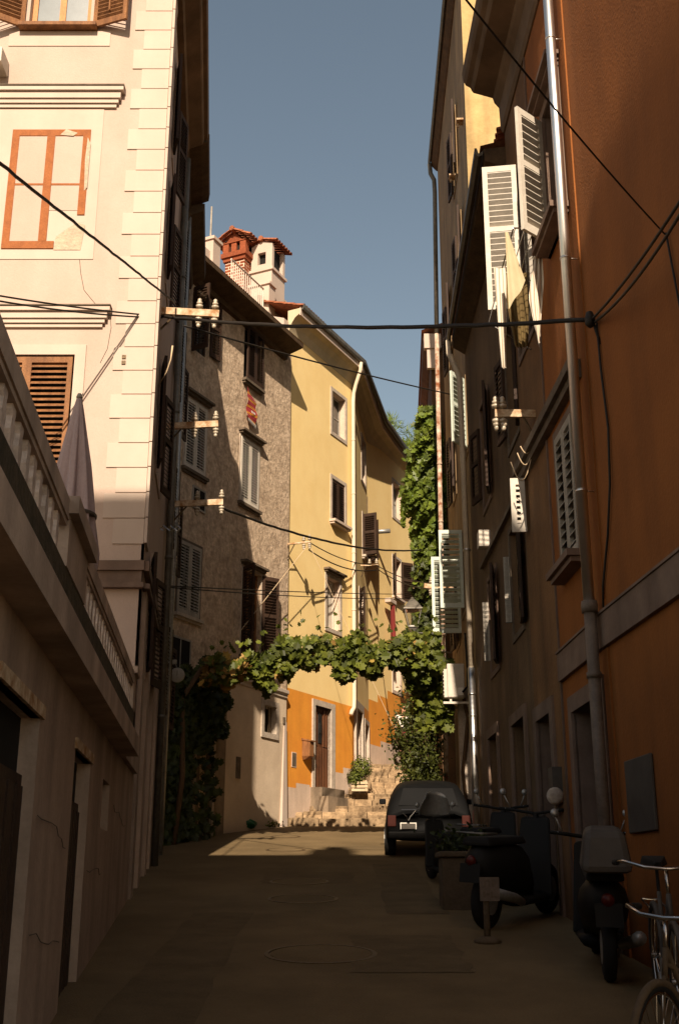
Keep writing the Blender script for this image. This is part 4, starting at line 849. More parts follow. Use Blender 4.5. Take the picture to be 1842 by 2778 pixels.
# ================================================================== unseen house behind the viewer, outline shaped to shade the street
t = thing('rear_shade_house', 'unseen house behind the viewer, roofline and chimney shaped to shade the street', 'building', (0, -9, -1))
sil = [(-6.4, 20.55), (.6, 20.55), (1.75, 19.1), (1.99, 17.6), (2.35, 16.2)]
b = MB(); b.face([(-6.4, -7, -3)] + [(x, -7, z) for x, z in sil] + [(2.35, -7, -3)]); b.face([(-6.4, -11, -3)] + [(x, -11, z) for x, z in sil] + [(2.35, -11, -3)]); b.face([(-6.4, -7, -3), (-6.4, -11, -3), (-6.4, -11, 20.55), (-6.4, -7, 20.55)]); b.face([(2.35, -7, -3), (2.35, -11, -3), (2.35, -11, 16.2), (2.35, -7, 16.2)]); b.build('wall', 'pink', t)
b = MB()
for (x0, z0), (x1, z1) in zip(sil, sil[1:]): b.face([(x0, -7, z0), (x1, -7, z1), (x1, -11, z1), (x0, -11, z0)])
b.build('roof', 'tile', t)
b = MB(); b.box(-1.6, -.85, -8, -7.3, 20.4, 21.6); b.box(-1.4, -1.0, -7.9, -7.4, 21.6, 22.1); b.build('chimney', 'brick', t)

# ================================================================== left ivy wall between the houses
t = thing('garden_wall', 'dim wall with dark doorway under the ivy, left of the cream ground floor', 'wall', (-3, 23.5, 2.4))
g0 = WS.p(8.45, 0); g1 = WT.p(-2.75, 0, .02); W5 = Wall(g0.x, g0.y, g1.x - g0.x, g1.y - g0.y); Lg = (V((g1.x, g1.y, 0)) - V((g0.x, g0.y, 0))).length
b = MB(); b.use('grime_wall'); facade(b, W5, 0, Lg, 1.8, 5.2, [(.5, 1.1, 1.8, 4.2, .4), (1.5, 2.0, 1.8, 4.4, .4)], reveal='grime_wall'); b.use('grime_wall'); b.wbox(W5, 0, Lg, -.3, -.001, 5.2, 5.3); b.build('wall', None, t)
b = MB(); b.wbox(W5, .45, 2.1, -.42, -.4, 1.8, 4.5); b.build('door', 'dark_wood', t)
b = MB(); b.wbox(W5, 1.12, 1.22, -.02, .06, 1.9, 4.5); b.wbox(W5, 2.02, 2.1, -.02, .06, 1.9, 4.6); b.build('door_post', 'stone_trim', t)

# ================================================================== foliage
def leaf5(b, p, n, s, spin, fold=.25):
    """a vine leaf with five blunt lobes, folded along the midrib"""
    n = n.normalized(); a = n.cross(V((0, 0, 1))); a = a if a.length > .05 else V((1, 0, 0)); a.normalize(); c = n.cross(a)
    u = a * math.cos(spin) + c * math.sin(spin); v = n.cross(u)
    half = [(0, -.42), (.28, -.5), (.3, -.22), (.56, -.1), (.36, .12), (.42, .38), (.18, .3), (0, .62)]
    R_ = [p + v * y * s + u * x * s + n * (x * fold * s) for x, y in half]; L_ = [p + v * y * s - u * x * s + n * (x * fold * s) for x, y in half]
    i = len(b.v); b.v += R_; b.v += L_[1:-1]
    b.f.append(tuple(range(i, i + 8))); b.m.append(b.cur); b.f.append((i, *range(i + 8, i + 14), i + 7)[::-1]); b.m.append(b.cur)
def leaf2(b, p, n, s, spin):
    n = n.normalized(); a = n.cross(V((0, 0, 1))); a = a if a.length > .05 else V((1, 0, 0)); a.normalize(); c = n.cross(a)
    u = a * math.cos(spin) + c * math.sin(spin); v = n.cross(u)
    i = len(b.v); b.v += [p - v * s * .5, p + u * s * .26 + n * s * .08, p + v * s * .5, p - u * s * .26 + n * s * .08]; b.f.append((i, i + 1, i + 2, i + 3)); b.m.append(b.cur)
rv = random.Random(11)
def rn(z=0.3): return V((rv.gauss(0, 1), rv.gauss(0, 1) - .6, rv.gauss(0, 1) + z)).normalized()
# vine across the street
ctrl = [(560, 1835, .32), (610, 1815, .36), (680, 1822, .42), (740, 1808, .5), (800, 1785, .55), (860, 1775, .58), (930, 1783, .52), (1000, 1790, .5), (1060, 1785, .52), (1120, 1775, .58), (1190, 1790, .62)]
def cxy(t_):
    i = min(int(t_ * (len(ctrl) - 1)), len(ctrl) - 2); f_ = t_ * (len(ctrl) - 1) - i
    return [ctrl[i][k] * (1 - f_) + ctrl[i + 1][k] * f_ for k in range(3)]
t = thing('grape_vine', 'leafy green vine trained on wires across the street', 'vine', (0, 21.8, 5))
b = MB()
for k in range(5):
    b.tube([aty(*cxy(i / 20)[:2], 21.75 + k * .12) + V((0, 0, -.06 * math.sin(i * .9 + k) + .03 * k)) for i in range(21)], .007, 5)
b.tube([(2.4, 21.9, 2.4), (2.3, 21.9, 3.6), (2.42, 21.8, 4.6), (2.2, 21.7, 5.6)], .035, 8); b.build('stem', 'stem', t, True)
b = MB(); wm = MB()
for i in range(3000):
    tt = rv.random(); x, y, h = cxy(tt); h *= .68 + .2 * math.sin(tt * 21 + 1); dy = rv.uniform(-.6, .6); c = aty(x, y, 21.8 + dy)
    e = h * (1 - .35 * (dy / .65) ** 2); bottom = rv.random() ** 1.2
    off = -e + 2 * e * bottom + .1 * math.sin(tt * 40) + .06 * math.sin(tt * 97 + 1)
    if off < -e * .55 and math.sin(tt * 55) + .5 * math.sin(tt * 131) < -.1: continue
    warm = (tt < .2 and rv.random() < .3) or rv.random() < .03
    leaf5(wm if warm else b, c + V((rv.uniform(-.1, .1), 0, off)), V((rv.gauss(0, .5), -1 + rv.gauss(0, .5), rv.gauss(.55, .5))), rv.uniform(.07, .13) + .1 * rv.random() ** 2, rv.gauss(math.pi, .6) if rv.random() < .8 else rv.uniform(0, 6))
for i in range(60):                               # upright shoots
    tt = rv.random(); x, y, h = cxy(tt); c = aty(x, y, 21.8 + rv.uniform(-.3, .3)) + V((0, 0, h * rv.uniform(.9, 1.6))); leaf5(b, c, rn(.6), rv.uniform(.08, .14), rv.uniform(0, 6))
b.build('foliage', 'leaf', t); wm.build('dry_foliage', 'leaf_warm', t)
b = MB()                                           # hanging part on the right
for i in range(900):
    px = rv.uniform(1080, 1225); py = 1790 + rv.random() * 190; lim = 1090 + (py - 1800) * .25
    if px < lim: continue
    leaf5(b, aty(px, py, 22.2 + rv.uniform(-.4, .4)), V((rv.gauss(0, .5), -1 + rv.gauss(0, .5), rv.gauss(.5, .5))), rv.uniform(.1, .2), rv.gauss(math.pi, .7))
b.build('hanging_foliage', 'leaf', t)
# ivy covering the left wall
t = thing('wall_ivy', 'dark ivy mass covering the shaded wall on the left below the stone house', 'ivy', (-2.8, 22.5, 3))
b = MB()
def edge_r(py): return 625 if py < 1850 else (625 - (py - 1850) * .12 if py < 2000 else 590)
for i in range(5200):
    px = rv.uniform(425, 640); py = rv.uniform(1770, 2330)
    top = 1850 - (px - 430) * .42 if px < 560 else 1795 + (px - 560) * .2
    if py < top + 12 * math.sin(px * .11): continue
    if px > edge_r(py) + 10 * math.sin(py * .08): continue
    if py > 2030 and px > 515 and rv.random() < .8: continue
    yy = 21.3 + (px - 430) / 210 * 2.7 + rv.uniform(-.25, .15)
    p = aty(px, py, yy)
    if p.z < gz(yy): continue
    leaf5(b, p, V((rv.gauss(.3, .5), -1 + rv.gauss(0, .5), rv.gauss(.5, .4))), rv.uniform(.09, .19), rv.gauss(math.pi, .7))
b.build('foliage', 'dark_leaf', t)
b = MB(); b.tube([(-3.0, 21.6, 2.2), (-2.9, 21.7, 3.5), (-3.0, 22.0, 5.0), (-2.6, 22.4, 5.8)], .05, 8); b.build('stem', 'stem', t, True)
# ivy column on the right
t = thing('climbing_ivy', 'sunlit green ivy column hanging beside the rusty white pipe', 'ivy', (2.1, 29, 4))
b = MB()
prof_ = [(1105, 1150, 1185), (1140, 1128, 1190), (1180, 1132, 1195), (1250, 1112, 1195), (1300, 1100, 1200), (1350, 1098, 1200), (1420, 1118, 1200), (1480, 1125, 1200), (1560, 1120, 1200), (1640, 1130, 1200), (1720, 1110, 1200), (1800, 1100, 1200)]
dk = MB()  # lower leaves take the darker green, shade put into the colour
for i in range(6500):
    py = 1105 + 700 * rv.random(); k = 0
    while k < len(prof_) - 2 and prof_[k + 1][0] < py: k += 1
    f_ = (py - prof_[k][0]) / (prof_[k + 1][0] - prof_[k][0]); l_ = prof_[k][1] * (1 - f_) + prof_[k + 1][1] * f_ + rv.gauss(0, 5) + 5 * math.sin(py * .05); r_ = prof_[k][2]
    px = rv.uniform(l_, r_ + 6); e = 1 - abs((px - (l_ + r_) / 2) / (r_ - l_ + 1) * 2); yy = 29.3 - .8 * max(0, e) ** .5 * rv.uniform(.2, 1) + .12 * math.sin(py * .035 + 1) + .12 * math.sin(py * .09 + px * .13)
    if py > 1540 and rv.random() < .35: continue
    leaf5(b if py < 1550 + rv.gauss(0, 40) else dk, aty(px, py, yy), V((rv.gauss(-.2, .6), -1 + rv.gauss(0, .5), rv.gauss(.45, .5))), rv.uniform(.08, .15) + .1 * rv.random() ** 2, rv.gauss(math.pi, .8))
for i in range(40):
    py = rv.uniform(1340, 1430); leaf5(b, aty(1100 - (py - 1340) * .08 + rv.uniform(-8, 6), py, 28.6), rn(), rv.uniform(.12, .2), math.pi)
b.build('foliage', 'ivy_leaf', t); dk.build('shaded_foliage', 'dark_leaf', t)
b = MB(); b.tube([(2.2, 29.2, 3.6), (2.15, 29.3, 6), (2.3, 29.2, 9), (2.2, 29.3, 12.5)], .09, 8); b.build('trunk', 'stem', t, True)
# shrub at the foot of the steps
t = thing('leafy_shrub', 'dark fine leaved shrub leaning over the steps below the vine', 'shrub', (1.8, 26.8, 2.85))
b = MB(); br = MB(); root = V((2.0, 27.0, 3.0))
for i in range(70):
    px = 1050 + 135 * rv.random() ** .7; py = rv.uniform(1880, 2120)
    if px < 1080 and (py < 1900 or py > 2010): continue
    tip = aty(px, py, 26.6 + rv.uniform(-.5, .6)); mid = root.lerp(tip, .6) + V((.05, 0, .2)); br.tube([root.lerp(tip, .08) + V((0, 0, .2)), mid, tip], .012, 4, r1=.004)
    for k in range(95):
        f_ = rv.random() ** .6; p = mid.lerp(tip, f_) + V((rv.gauss(0, .13), rv.gauss(0, .13), rv.gauss(0, .1))); leaf2(b, p, rn(.5), rv.uniform(.06, .13), rv.uniform(0, 6))
b.build('crown', 'bush_leaf', t); br.tube([(2.0, 27.0, 2.7), (1.95, 26.95, 3.5)], .06, 8); br.build('trunk', 'stem', t, True)
b = MB(); t = thing('pine_tree', 'distant bright yellow green pine top behind the yellow eave', 'tree', (4, 62, 8))
for i in range(90):
    px = rv.uniform(1040, 1135); py = 1125 + (px - 1045) * .75 + rv.random() ** .7 * 220 + 10 * math.sin(px * .3); c = aty(px, py, 60 + rv.uniform(-2, 2))
    for k in range(45):
        d_ = V((rv.gauss(0, 1), rv.gauss(0, 1), rv.gauss(.6, 1))).normalized(); p = c + d_ * rv.uniform(.05, .5); q = len(b.v); e = d_.cross(V((.3, .5, .8))).normalized() * .02
        b.v += [p - e, p + e, p + d_ * .35]; b.f.append((q, q + 1, q + 2)); b.m.append(0)
b.build('crown', 'pine_leaf', t); b = MB(); b.tube([(4.2, 62, 8), (4, 61.5, 16), (3.8, 61, 24)], .3, 8, r1=.1); b.build('trunk', 'stem', t)
# potted shrub in a crate
c = aty(975, 2135, 29.3); t = thing('potted_shrub', 'round green shrub in a slatted wooden crate on the steps', 'plant', (c.x, 29.3, c.z - .15))
zb = c.z - .12; b = MB()
for i in range(3): b.box(c.x - .2, c.x + .2, 29.05, 29.07, zb + i * .085, zb + i * .085 + .06); b.box(c.x - .2, c.x - .18, 29.07, 29.45, zb + i * .085, zb + i * .085 + .06); b.box(c.x + .18, c.x + .2, 29.07, 29.45, zb + i * .085, zb + i * .085 + .06)
b.box(c.x - .18, c.x - .14, 29.07, 29.1, zb, zb + .26); b.box(c.x + .14, c.x + .18, 29.07, 29.1, zb, zb + .26); b.build('crate', 'crate_wood', t); b = MB(); b.box(c.x - .17, c.x + .17, 29.11, 29.44, zb, zb + .22); b.build('soil', 'dark_room', t)
b = MB()
for i in range(1500):
    d_ = V((rv.gauss(0, 1), rv.gauss(0, 1), rv.gauss(0, 1))).normalized(); cc = V((c.x + .05, 29.25, c.z + .45)) if rv.random() < .6 else V((c.x - .12, 29.15, c.z + .2)); rr = rv.uniform(.5, 1) * (.3 if cc.z > c.z + .3 else .22) * (1 + .2 * math.sin(d_.x * 7) * math.sin(d_.z * 6))
    leaf2(b, cc + V((d_.x * rr, d_.y * rr, d_.z * rr * 1.05)), d_ + V((0, -.2, .3)), rv.uniform(.05, .1), rv.uniform(0, 6))
b.build('foliage', 'leaf', t)
b = MB(); c = WT.px(737, 2236, .12); p0 = WT.p(c[0], gz(26.4) + .02, .15)
for i in range(60): leaf2(b, p0 + V((rv.gauss(0, .07), rv.gauss(0, .05), abs(rv.gauss(0, .06)))), rn(.6), rv.uniform(.05, .09), rv.uniform(0, 6))
tag(b.build('weed', 'leaf'), 'tiny green weed at the foot of the cream wall', 'plant')
# green bag
b = MB(); c = aty(660, 2232, 25.6); rings = []; cz = gz(25.6)
for j in range(13):
    a = j / 12; rad = math.sin(math.pi * min(1, a * .96 + .03)) ** .6 * .2 * (1 + .25 * (1 - a)); rings.append(len(b.v))
    for k in range(28):
        an = k / 28 * 2 * math.pi; rr = rad * (1 + .1 * math.sin(an * 5 + j) + .06 * math.sin(an * 11 - j * 2)); b.v.append(V((c.x + rr * math.cos(an) * 1.25, 25.6 + rr * math.sin(an), cz + a * .27 + (.03 if j == 12 else 0))))
for i in range(12):
    for k in range(28): b.f.append((rings[i] + k, rings[i] + (k + 1) % 28, rings[i + 1] + (k + 1) % 28, rings[i + 1] + k)); b.m.append(0)
tag(b.build('plastic_bag', 'green_bag', None, True), 'crumpled green plastic bag on the ground against the cream wall', 'bag')

# ================================================================== brackets, insulators and cables
def insulator(par, p, up=1):
    b = MB(); s = up; b.lathe(p, [(r_ * .9, h_ * .85 * s) for r_, h_ in [(.012, 0), (.012, .03), (.05, .035), (.055, .07), (.03, .08), (.03, .09), (.045, .095), (.045, .125), (.025, .135), (.032, .15), (.03, .18), (.012, .2)]], 12); return b.build('insulator', 'ceramic', par, True)
def bracket(p0, p1, ins, label, h=.05, m='rusty_bar', ud=(1, -1), name='insulator_bracket'):
    p0, p1 = V(p0), V(p1); t = thing(name, label, 'bracket', p0, 'wire brackets with white insulators'); u = (p1 - p0).normalized(); b = MB(); n = u.cross(V((0, 0, 1))).normalized(); up = n.cross(u)
    b.fbox(p0, u, n, up, 0, (p1 - p0).length, -.025, .025, -h, h); b.build('bar', m, t)
    b = MB(); b.tube([p1.lerp(p0, .7) - V((0, 0, h)), p0 - V((0, 0, .35))], .014, 6); b.build('brace', 'iron', t)
    for f_ in ins:
        for s in ud: insulator(t, p0.lerp(p1, f_) + up * h * s, s)
    return t
bracket(aty(425, 843, 13.9), aty(595, 852, 13.9), (.68, .93), 'highest rusty bar on the pink house corner with four insulators', .05)
bracket(aty(450, 1157, 16.5), aty(593, 1150, 16.5), (.55, .95), 'middle insulator bar crossing the white shutters on the left')
bracket(aty(465, 1368, 18), aty(606, 1362, 18), (.5, .97), 'lowest insulator bar on the dark side wall, tip in sunlight')
bracket(WR.p(12.3, 6.78, 0), WR.p(12.3, 6.78, .47), (.8, .97), 'insulator bracket on the brown orange wall below the laundry', .045)
bracket(WO.p(5.2, 7.75, 0), WO.p(5.2, 7.85, .75), (.45, .8), 'insulator bracket above the street lamp', .05)
t = bracket(WT.p(-.1, 9.5, .02), WT.p(.1, 9.55, .55), (.7, .95), 'thin bracket with insulators at the corner of the stone and yellow houses', .02)
t = bracket(WY2.p(1.7, 10.35, .0), WY2.p(1.7, 10.35, .5), (.5, .9), 'small bracket on the yellow house beside the white downpipe', .02, ud=(1,))
P = aty
c1 = WR0.p(9.46, 6.51, .06)
cable(P(440, 858, 13.85), c1, .12, .022, 'black_cable', 'thickest black cable crossing high over the whole street', wob=.006, n=40)
cable(P(-60, 792, 11.4), P(440, 858, 13.85), .03, .011, 'black_cable', 'upper of the twin cables in front of the pink house')
cable(P(-60, 806, 11.4), P(440, 862, 13.85), .05, .011, 'black_cable', 'lower of the twin cables in front of the pink house')
cable(P(-60, 395, 6.0), P(475, 820, 13.8), .0, .013, 'black_cable', 'thick twisted cable slanting down across the blind window', wob=.004, n=40)
cable(P(500, 884, 13.9), P(1262, 1078, 22.5), .05, .013, 'black_cable', 'thin cable from the high bar down to the right across the yellow wall')
cable(P(606, 1380, 18), P(1150, 1492, 29), .25, .022, 'black_cable', 'thick black cable from the lowest bar over the yellow house', wob=.006, n=40)
cable(P(465, 1590, 17.5), P(1110, 1612, 29.5), .03, .01, 'black_cable', 'upper thin wire low across the brown shutters')
cable(P(465, 1594, 17.5), P(1110, 1624, 29.5), .06, .01, 'black_cable', 'lower thin wire low across the brown shutters')
cable(WT.p(.1, 9.55, .5), WY2.p(1.7, 10.35, .45), .15, .013, 'black_cable', 'cable between corner insulators and the white downpipe, upper')
cable(WT.p(.1, 9.35, .5), WY2.p(1.7, 10.2, .45), .2, .016, 'black_cable', 'cable between corner insulators and the white downpipe, lower')
cable(WY2.p(1.7, 10.35, .45), WO.p(5.2, 7.9, .6), .1, .012, 'black_cable', 'upper wire from the yellow house to the street lamp wall')
cable(WY2.p(1.7, 10.25, .45), WO.p(5.2, 7.75, .4), .15, .012, 'black_cable', 'lower wire from the yellow house to the street lamp wall')
cable(WT.p(.1, 9.5, .5), P(632, 1738, 24.3), .0, .008, 'pale_wire', 'pale guy wire slanting down left over the brown shutters')
cable(WT.p(.1, 9.5, .5), P(1085, 2010, 27), .0, .006, 'pale_wire', 'pale guy wire slanting down right over the yellow wall')
cable(P(621, 1390, 23.9), P(634, 1760, 23.9), 0, .007, 'pale_wire', 'pale upright wire on the rough stone wall', 'cables running down walls', name='wall_cable')
cable(c1, P(1900, 455, 5.6), .06, .012, 'black_cable', 'cable rising from the junction knot to the right edge')
cable(c1 + V((.02, 0, -.03)), P(1900, 485, 5.6), .1, .012, 'black_cable', 'second cable rising from the junction knot to the right edge')
cable(P(1225, -50, 5.0), WR0.p(7.62, 6.27, .03), .04, .007, 'black_cable', 'thin cable slanting from the top across the steel downpipe', n=30)
b = MB(); pts = [WR0.p(9.46, 6.5, .02), WR0.p(9.44, 6.0, .02), WR0.p(9.36, 5.4, .02), WR0.p(9.42, 4.9, .025), WR0.p(9.6, 4.5, .02), WR0.p(9.85, 4.1, .02), WR0.p(9.88, 3.9, .02)]
b.tube(pts, .011, 6); tag(b.build('wall_cable', 'black_cable', None, True), 'black cable dropping down the orange wall from the knot', 'cable', 'cables running down walls')
b = MB(); pts = [WR0.p(7.62, 6.28, .02), WR0.p(7.5, 5.6, .02), WR0.p(7.3, 5.0, .02), WR0.p(7.35, 4.8, .02), WR0.p(7.25, 4.7, .02)]
b.tube(pts, .009, 6); tag(b.build('wall_cable', 'black_cable', None, True), 'short thin cable hanging down the orange wall near the right edge', 'cable', 'cables running down walls')
b = MB(); b.lathe(c1 + V((-.02, 0, -.08)), [(.02, 0), (.045, .03), (.05, .09), (.03, .15)], 10); b.tube([c1, c1 + WR0.n * -.06 + V((0, 0, -.25))], .012, 6); tag(b.build('cable_clamp', 'black_cable', None, True), 'black clamp where the cables meet on the orange wall', 'clamp')
b = MB()
for dz, w_ in ((0, .0), (.02, .05)):
    b.tube([P(468 + w_ * 30, 938, 14.0), P(464, 975, 14.0), P(452, 1010, 14.0), P(433, 1042, 14.0)], .009, 5)
tag(b.build('loose_wire', 'pale_wire', None, True), 'pale loose wire dangling by the pink house corner', 'wire')
b = MB()
for i in range(3):
    c = aty(444 + i * 19, 1434, 15.2); q = .045; b.tube([c + V((-q, 0, 0)), c + V((0, 0, q * .9)), c + V((q, 0, 0)), c + V((0, 0, -q * .9)), c + V((-q, 0, 0))], .008, 6)
tag(b.build('folding_bracket', 'chrome'), 'small zigzag metal bracket on the dark side wall', 'bracket')
# curly wires below the right bracket
b = MB(); w0 = aty(1452, 1182, 12.35); 
for k, (dx, dz) in enumerate(((.22, .36), (.18, .22), (.3, .55))):
    b.tube([w0 + V((-dx * f_, 0, -dz * math.sin(math.pi * f_ * .8))) for f_ in [i / 10 for i in range(11)]], .007, 5)
tag(b.build('loose_wire', 'pale_wire', None, True), 'pale curled wires hanging under the bracket below the laundry', 'wire')

# ================================================================== street lamp
c = aty(1120, 1705, 25.3); t = thing('street_lamp', 'old style grey street lantern on a wall bracket above the vine', 'street lamp', (2.48, 25.3, c.z))
def frus(b, o, r0, r1, z0, z1): b.hexa([o + V((x * r0, y * r0, z0)) for x, y in ((-1, -1), (1, -1), (1, 1), (-1, 1))] + [o + V((x * r1, y * r1, z1)) for x, y in ((-1, -1), (1, -1), (1, 1), (-1, 1))])
b = MB(); frus(b, c, .22, .21, .41, .44); frus(b, c, .2, .1, .44, .6); frus(b, c, .1, .05, .6, .66); b.lathe(c + V((0, 0, .66)), [(.04, 0), (.045, .03), (.015, .06)], 8); b.build('lamp_cap', 'gutter', t)
b = MB()
for x, y in ((-1, -1), (1, -1), (1, 1), (-1, 1)): b.tube([c + V((x * .1, y * .1, .04)), c + V((x * .185, y * .185, .41))], .01, 6)
frus(b, c, .11, .11, .02, .05); frus(b, c, .02, .09, -.1, .0); b.build('lamp_frame', 'zinc', t)
b = MB(); frus(b, c, .085, .165, .06, .4); m_ = bpy.data.materials.new('lamp_glass'); m_.use_nodes = True; p_ = m_.node_tree.nodes['Principled BSDF']; p_.inputs['Transmission Weight'].default_value = 1; p_.inputs['Roughness'].default_value = .05; p_.inputs['IOR'].default_value = 1.05; M['lamp_glass'] = m_; b.build('lamp_glass', 'lamp_glass', t)
b = MB(); b.tube([c + V((0, 0, -.1)), c + V((0, 0, -.32)), c + V((.3, 0, -.5)), (2.5, 25.3, c.z - .55)], .018, 8); b.tube([c + V((0, 0, -.1)), (2.5, 25.3, c.z - .1)], .01, 6); b.build('lamp_bracket', 'zinc', t, True)

# ================================================================== air conditioner
p0, p1 = aty(1203, 1800, 21.5), aty(1262, 1905, 21.5)
t = thing('air_conditioner', 'white air conditioning unit on brackets low on the right wall', 'air conditioner', (p1.x, 21.9, p1.z))
b = MB(); b.box(p0.x + .06, p1.x, 21.5, 22.3, p1.z + .09, p0.z); bo = b.build('casing', 'white_paint', t, bevel=.02)
b = MB(); b.box(p0.x, p0.x + .058, 21.53, 22.27, p1.z + .1, p0.z - .1)
for i in range(7): b.box(p0.x - .012, p0.x, 21.56, 22.24, p1.z + .15 + i * .07, p1.z + .17 + i * .07)
b.build('grille', 'white_paint', t)
b = MB(); b.box(p0.x + .25, p0.x + .36, 21.47, 21.499, p1.z + .12, p1.z + .27); b.build('valve_cover', 'plate_white', t, bevel=.008)
b = MB(); b.box(p0.x - .02, 2.49, 21.55, 21.6, p1.z - .02, p1.z + .02); b.box(p0.x - .02, 2.49, 22.2, 22.25, p1.z - .02, p1.z + .02); b.box(p0.x + .1, p0.x + .14, 21.55, 21.6, p1.z + .02, p1.z + .09); b.build('wall_bracket', 'white_paint', t)
b = MB(); b.tube([(p1.x - .05, 21.45, p0.z - .55), (p1.x + .04, 21.42, p0.z - .45), (p1.x + .06, 21.5, p0.z - .1), (p1.x + .05, 21.6, p0.z + .6)], .02, 8); b.build('hose', 'rubber', t, True)

# ================================================================== laundry and its rack
q = aty(1380, 665, 11.3); q2 = aty(1500, 663, 11.0)
t = thing('drying_rack', 'thin metal drying rack under the open white shutters', 'drying rack', (2.3, 11.2, q.z - .3))
b = MB(); zz = q.z
for i in range(4): b.tube([(q.x + .02 + i * .1, 10.95, zz), (q.x + .02 + i * .1, 12.2, zz)], .006, 5)
b.tube([(q.x, 10.95, zz), (2.29, 10.95, zz)], .009, 6); b.tube([(q.x, 12.2, zz), (2.27, 12.2, zz)], .009, 6); b.tube([(q.x, 10.95, zz), (q.x - .01, 12.2, zz)], .009, 6); b.tube([(q.x, 12.2, zz), (q.x - .12, 12.3, zz - .45), (2.26, 12.3, zz - .8)], .009, 6); b.build('rails', 'chrome', t)
def cloth(mat_, label, x0, x1, y0, y1, ztop, drop, taper, group, fr=5, amp=.03):
    b = MB(); nx, nz = 26, 22; idx = []
    for j in range(nz + 1):
        f_ = j / nz; row = []
        for i in range(nx + 1):
            g_ = i / nx; m_ = taper(f_); gg = m_[0] + (m_[1] - m_[0]) * g_
            x = x0 + (x1 - x0) * gg; y = y0 + (y1 - y0) * gg + amp * math.sin(g_ * fr * 6.28 + f_ * 1.5) * (.3 + f_) ; z = ztop - drop * f_ * (1 - m_[2] * g_) - .02 * math.sin(g_ * math.pi) 
            row.append(len(b.v)); b.v.append(V((x + amp * .5 * math.cos(g_ * fr * 6.28), y, z)))
        idx.append(row)
    for j in range(nz):
        for i in range(nx): b.f.append((idx[j][i], idx[j][i + 1], idx[j + 1][i + 1], idx[j + 1][i])); b.m.append(0)
    return tag(b.build('laundry_cloth', mat_, None, True), label, 'laundry', group)
G_ = 'laundry hanging on the rack'
cloth('cloth_olive', 'dark olive cloth hanging between two pale ones', 1.86, 2.2, 11.9, 11.9, zz, .95, lambda f: (.05 + f * .35, 1 - f * .15, 0), G_, 4, .015)
cloth('cloth_yellow', 'pale yellow cloth, leftmost of the hanging laundry', 1.8, 2.0, 11.0, 11.0, zz, .95, lambda f: (0, .2 + .8 * f, .35), G_, 1.4, .012)
cloth('cloth_striped', 'grey striped cloth hanging nearest to the wall', 2.02, 2.22, 11.1, 11.1, zz, 1.35, lambda f: (max(.1, .75 - f * 1.2) + max(0, f - .6), 1 - max(0, f - .5) * .7, .15), G_, 2.6, .014)
cloth('cloth_striped', 'long striped cloth hanging below the yellow one', 1.74, 1.9, 11.6, 11.6, zz - .1, 1.25, lambda f: (.05 + f * .25, 1 - f * .35, .0), G_, 2.3, .012)

# ================================================================== road fittings
for i, (px, py, r_, lb) in enumerate(((870, 2588, .46, 'nearest manhole cover, largest ring in the dark street'), (822, 2439, .4, 'second manhole cover up the shaded street'), (812, 2392, .38, 'third manhole cover up the shaded street'), (775, 2306, .34, 'manhole cover in the front of the sunlit patch'), (775, 2270, .3, 'manhole cover in the back of the sunlit patch'))):
    rr = ray(px, py); tt = 1.6 / (.106 * rr[1] - rr[2]); y = rr[1] * tt; x = rr[0] * tt; nrm = V((0, -.106, 1)).normalized()
    t = thing('manhole_cover', lb, 'manhole cover', (x, y, gz(y)), 'manhole covers in the street')
    b = MB(); b.lathe(V((x, y, gz(y) - .02)), [(r_, 0), (r_, .026), (r_ - .035, .028), (r_ - .036, .02)], 40, ax=nrm); b.build('rim', 'iron', t)
    b = MB(); b.lathe(V((x, y, gz(y) - .02)), [(r_ - .05, 0), (r_ - .05, .0255)], 40, ax=nrm)
    b.build('lid', 'asphalt', t)

# ================================================================== car
def xf(o, rz, sc_=1):
    c_, s_ = math.cos(rz), math.sin(rz); sl = .106
    return lambda x, y, z: V((o[0] + (x * c_ - y * s_) * sc_, o[1] + (x * s_ + y * c_) * sc_, o[2] + z * sc_ + (x * s_ + y * c_) * sc_ * sl))
t = thing('small_car', 'small black hatchback parked at the end of the sunlit patch, rear towards us', 'car', (1.5, 19.6, gz(19.6)))
T_ = xf((1.42, 18.9, gz(18.9)), R(-3), .95)
hw = .72
secs = [  # y, half width low, half width belt, half width top, z low, z belt, z top
    (0.0, .64, .68, .56, .3, .62, .70), (.06, .70, .72, .6, .26, .64, .82), (.22, .72, .73, .55, .24, .68, 1.1), (.42, .72, .73, .53, .24, .7, 1.2), (1.3, .72, .73, .54, .24, .7, 1.23), (1.95, .72, .73, .52, .24, .7, 1.14), (2.3, .72, .72, .6, .24, .7, .84), (2.9, .7, .7, .6, .26, .62, .7), (3.1, .62, .62, .55, .32, .5, .58)]
b = MB(); rings = []
for (y, a, m_, tp, z0, zb, zt) in secs:
    ring = [(-a * .9, z0), (-a, z0 + .06), (-m_, (z0 + zb) / 2), (-m_, zb), (-(m_ + tp) / 2 - .01, (zb * .45 + zt * .55)), (-tp, zt - .05), (-tp * .82, zt - .005), (-tp * .4, zt + .02), (tp * .4, zt + .02), (tp * .82, zt - .005), (tp, zt - .05), ((m_ + tp) / 2 + .01, (zb * .45 + zt * .55)), (m_, zb), (m_, (z0 + zb) / 2), (a, z0 + .06), (a * .9, z0)]
    rings.append(len(b.v)); b.v += [T_(x, y, z) for x, z in ring]
n = 16
for i in range(len(rings) - 1):
    for k in range(n): b.f.append((rings[i] + k, rings[i] + (k + 1) % n, rings[i + 1] + (k + 1) % n, rings[i + 1] + k)); b.m.append(0)
b.f.append(tuple(rings[0] + k for k in range(n))); b.m.append(0); b.f.append(tuple(rings[-1] + k for k in range(n))[::-1]); b.m.append(0)
